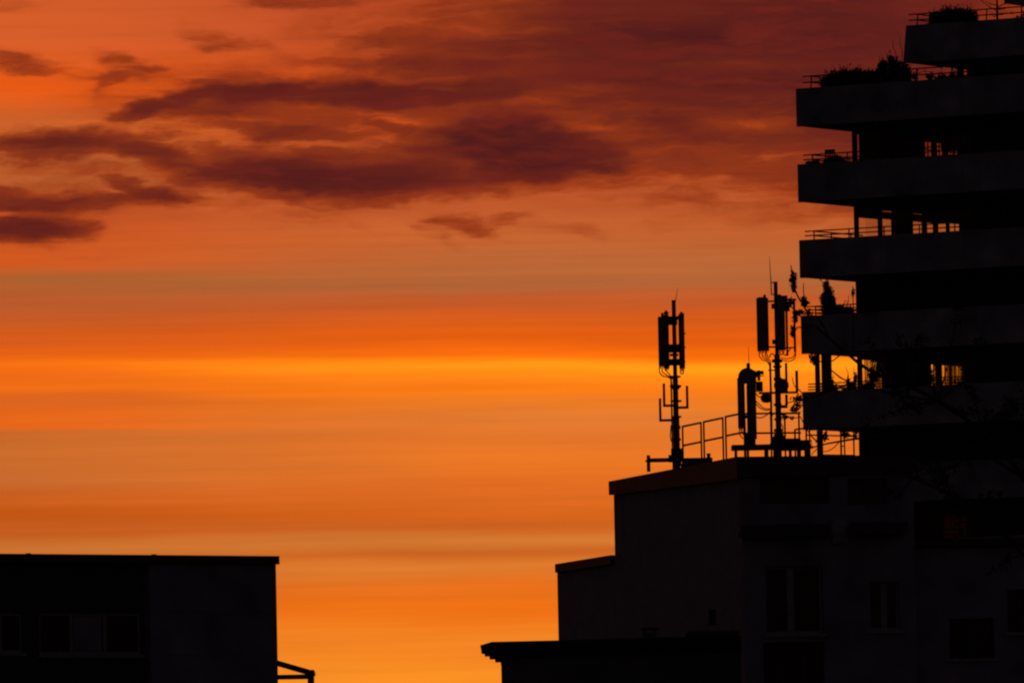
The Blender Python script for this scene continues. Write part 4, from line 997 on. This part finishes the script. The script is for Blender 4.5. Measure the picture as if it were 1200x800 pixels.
# ================================================================== tree in front, reaching in from the right
TDI = 150.0; kt = mpp(TDI); pt = PM(TDI)
base = pt.at(1290, 1112); base = Vector((base.x, TDI, 0))
tree = thing('bare_tree', 'nearly bare tree with small leaf tufts reaching in front of the tower', 'tree', base)
rng = random.Random(31); tk = MB(); lf_ = MB()
def T(x, y, d=0.0): p = pt.at(x, y); s_ = (TDI + d) / TDI; return Vector((p.x * s_, TDI + d, 1.7 + (p.z - 1.7) * s_))
def limb(pts, r0, r1, dep=0.0):
    ps = [T(x, y, dep + (i * rng.uniform(-.25, .35))) for i, (x, y) in enumerate(pts)]; out = []
    for i in range(len(ps) - 1):
        p0 = ps[max(i - 1, 0)]; p1 = ps[i]; p2 = ps[i + 1]; p3 = ps[min(i + 2, len(ps) - 1)]
        for j in range(4):
            t = j / 4; out.append(.5 * ((2 * p1) + (p2 - p0) * t + (2 * p0 - 5 * p1 + 4 * p2 - p3) * t * t + (3 * p1 - p0 - 3 * p2 + p3) * t ** 3))
    out.append(ps[-1]); n = len(out)
    tk.tube(out, [r0 + (r1 - r0) * i / (n - 1) for i in range(n)], 7); return out
def tuft(c, rx, rz, n, size=.055):
    for _ in range(n):
        u = Vector((rng.gauss(0, .5), rng.gauss(0, .5), rng.gauss(0, .5)))
        if u.length > 1.25: continue
        lf_.leaf(c + Vector((u.x * rx * kt, u.y * rx * kt, u.z * rz * kt)), size * rng.uniform(.6, 1.4), size * .5 * rng.uniform(.6, 1.4), rng)
limb([(1290, 1112), (1286, 980), (1276, 860), (1262, 740)], .13, .085)
limb([(1262, 740), (1250, 640), (1236, 520), (1228, 400)], .075, .03)
limb([(1250, 640), (1200, 560), (1150, 505), (1100, 470), (1060, 450), (1028, 438), (1010, 428), (995, 416), (972, 396), (954, 380), (944, 362), (934, 345), (929, 328), (927, 311)], .04, .007)
limb([(1262, 740), (1200, 650), (1130, 590), (1070, 560), (1020, 545), (996, 540)], .035, .006)
limb([(1200, 560), (1130, 520), (1060, 508), (1006, 513.6), (984, 517), (963, 521), (950, 525)], .025, .009)
limb([(1100, 470), (1050, 462), (1004, 450), (988, 444), (979, 437.6), (970.4, 430), (957, 420)], .018, .007)
limb([(1060, 450), (1026, 420), (1000, 412), (985, 416), (976, 422.6), (968, 424)], .014, .007)
limb([(972, 396), (960, 374), (950, 370), (940, 372), (928, 360), (921, 352)], .016, .007)
limb([(954, 380), (944, 384), (934, 384), (929, 396)], .012, .007)
limb([(944, 362), (942.5, 350), (941.6, 340), (941.5, 332)], .009, .006)
limb([(1000, 412), (1000, 390), (1000, 362), (999, 340)], .012, .006)
limb([(963, 521), (952, 512), (944, 500), (938, 488)], .012, .006); limb([(1000, 448), (960, 462), (944, 468), (930, 470), (920, 473)], .016, .006)
limb([(944, 468), (938, 478), (931, 482)], .009, .006); limb([(938, 488), (928, 490), (920, 487)], .008, .005)
limb([(984, 517), (976, 525), (966, 529), (960, 524)], .008, .005); limb([(1006, 513.6), (984, 505), (970, 504), (958, 500)], .010, .006)
limb([(944, 468), (938, 458), (931, 452), (928.5, 442)], .009, .005); limb([(963, 521), (955, 528), (951, 533)], .007, .005)
for (x, y, rx, rz, n) in ((929.5, 327, 4, 9.5, 190), (930, 337, 3, 6, 70), (942.4, 352, 4, 6, 120), (943.6, 356, 4.5, 3.5, 50), (931.5, 372, 3.5, 7, 90), (929, 388, 3.6, 7, 90), (938, 366, 6, 5, 70), (947, 367, 7, 5, 60), (926.5, 354, 3.6, 6, 60),
                          (999.6, 343, 2, 7, 40), (953, 419, 5, 5.5, 130), (957, 426, 3.4, 4, 60), (967, 511, 3.4, 5, 70), (990, 509, 4, 4.5, 60), (937, 467, 9, 5, 130), (932, 480, 7, 4, 60), (922, 488, 2, 2, 14), (928, 490, 2.5, 2, 16), (918, 487, 1.6, 2, 10), (935, 475, 5, 3, 40),
                          (1003, 508, 3, 4, 30), (960, 516, 3, 4, 24), (949, 522, 3, 6, 30)):
    tuft(T(x, y, .2), rx, rz, n)
# more twigs and tufts spread over the dark fronts to the right
anch = [T(1200, 560), T(1150, 505), T(1100, 470), T(1200, 650), T(1236, 520), T(1130, 590), T(1070, 560), T(1050, 462)]
for i in range(46):
    a = anch[rng.randrange(len(anch))]
    L = rng.uniform(30, 110) * kt; d = Vector((rng.uniform(-1, .9), rng.uniform(-.7, .7), rng.uniform(-.35, 1))).normalized()
    m_ = a + d * L * .5 + UP * rng.uniform(-.15, .1); e = a + d * L + UP * rng.uniform(-.2, .25)
    if EYE.z + (e.z - EYE.z) * TDI / e.y > 31.5 * TDI / TD * 1.02 or e.x / e.y < (1012 - 600) / FPX: continue
    tk.tube([a, a.lerp(m_, .5), m_, e], [.013, .011, .008, .004], 5)
    for j in range(4): tuft(m_.lerp(e, j / 3), 9, 8, rng.randrange(10, 34), .07)
tk.build('trunk', M['bark'], tree); lf_.build('foliage', M['leaf2'], tree)
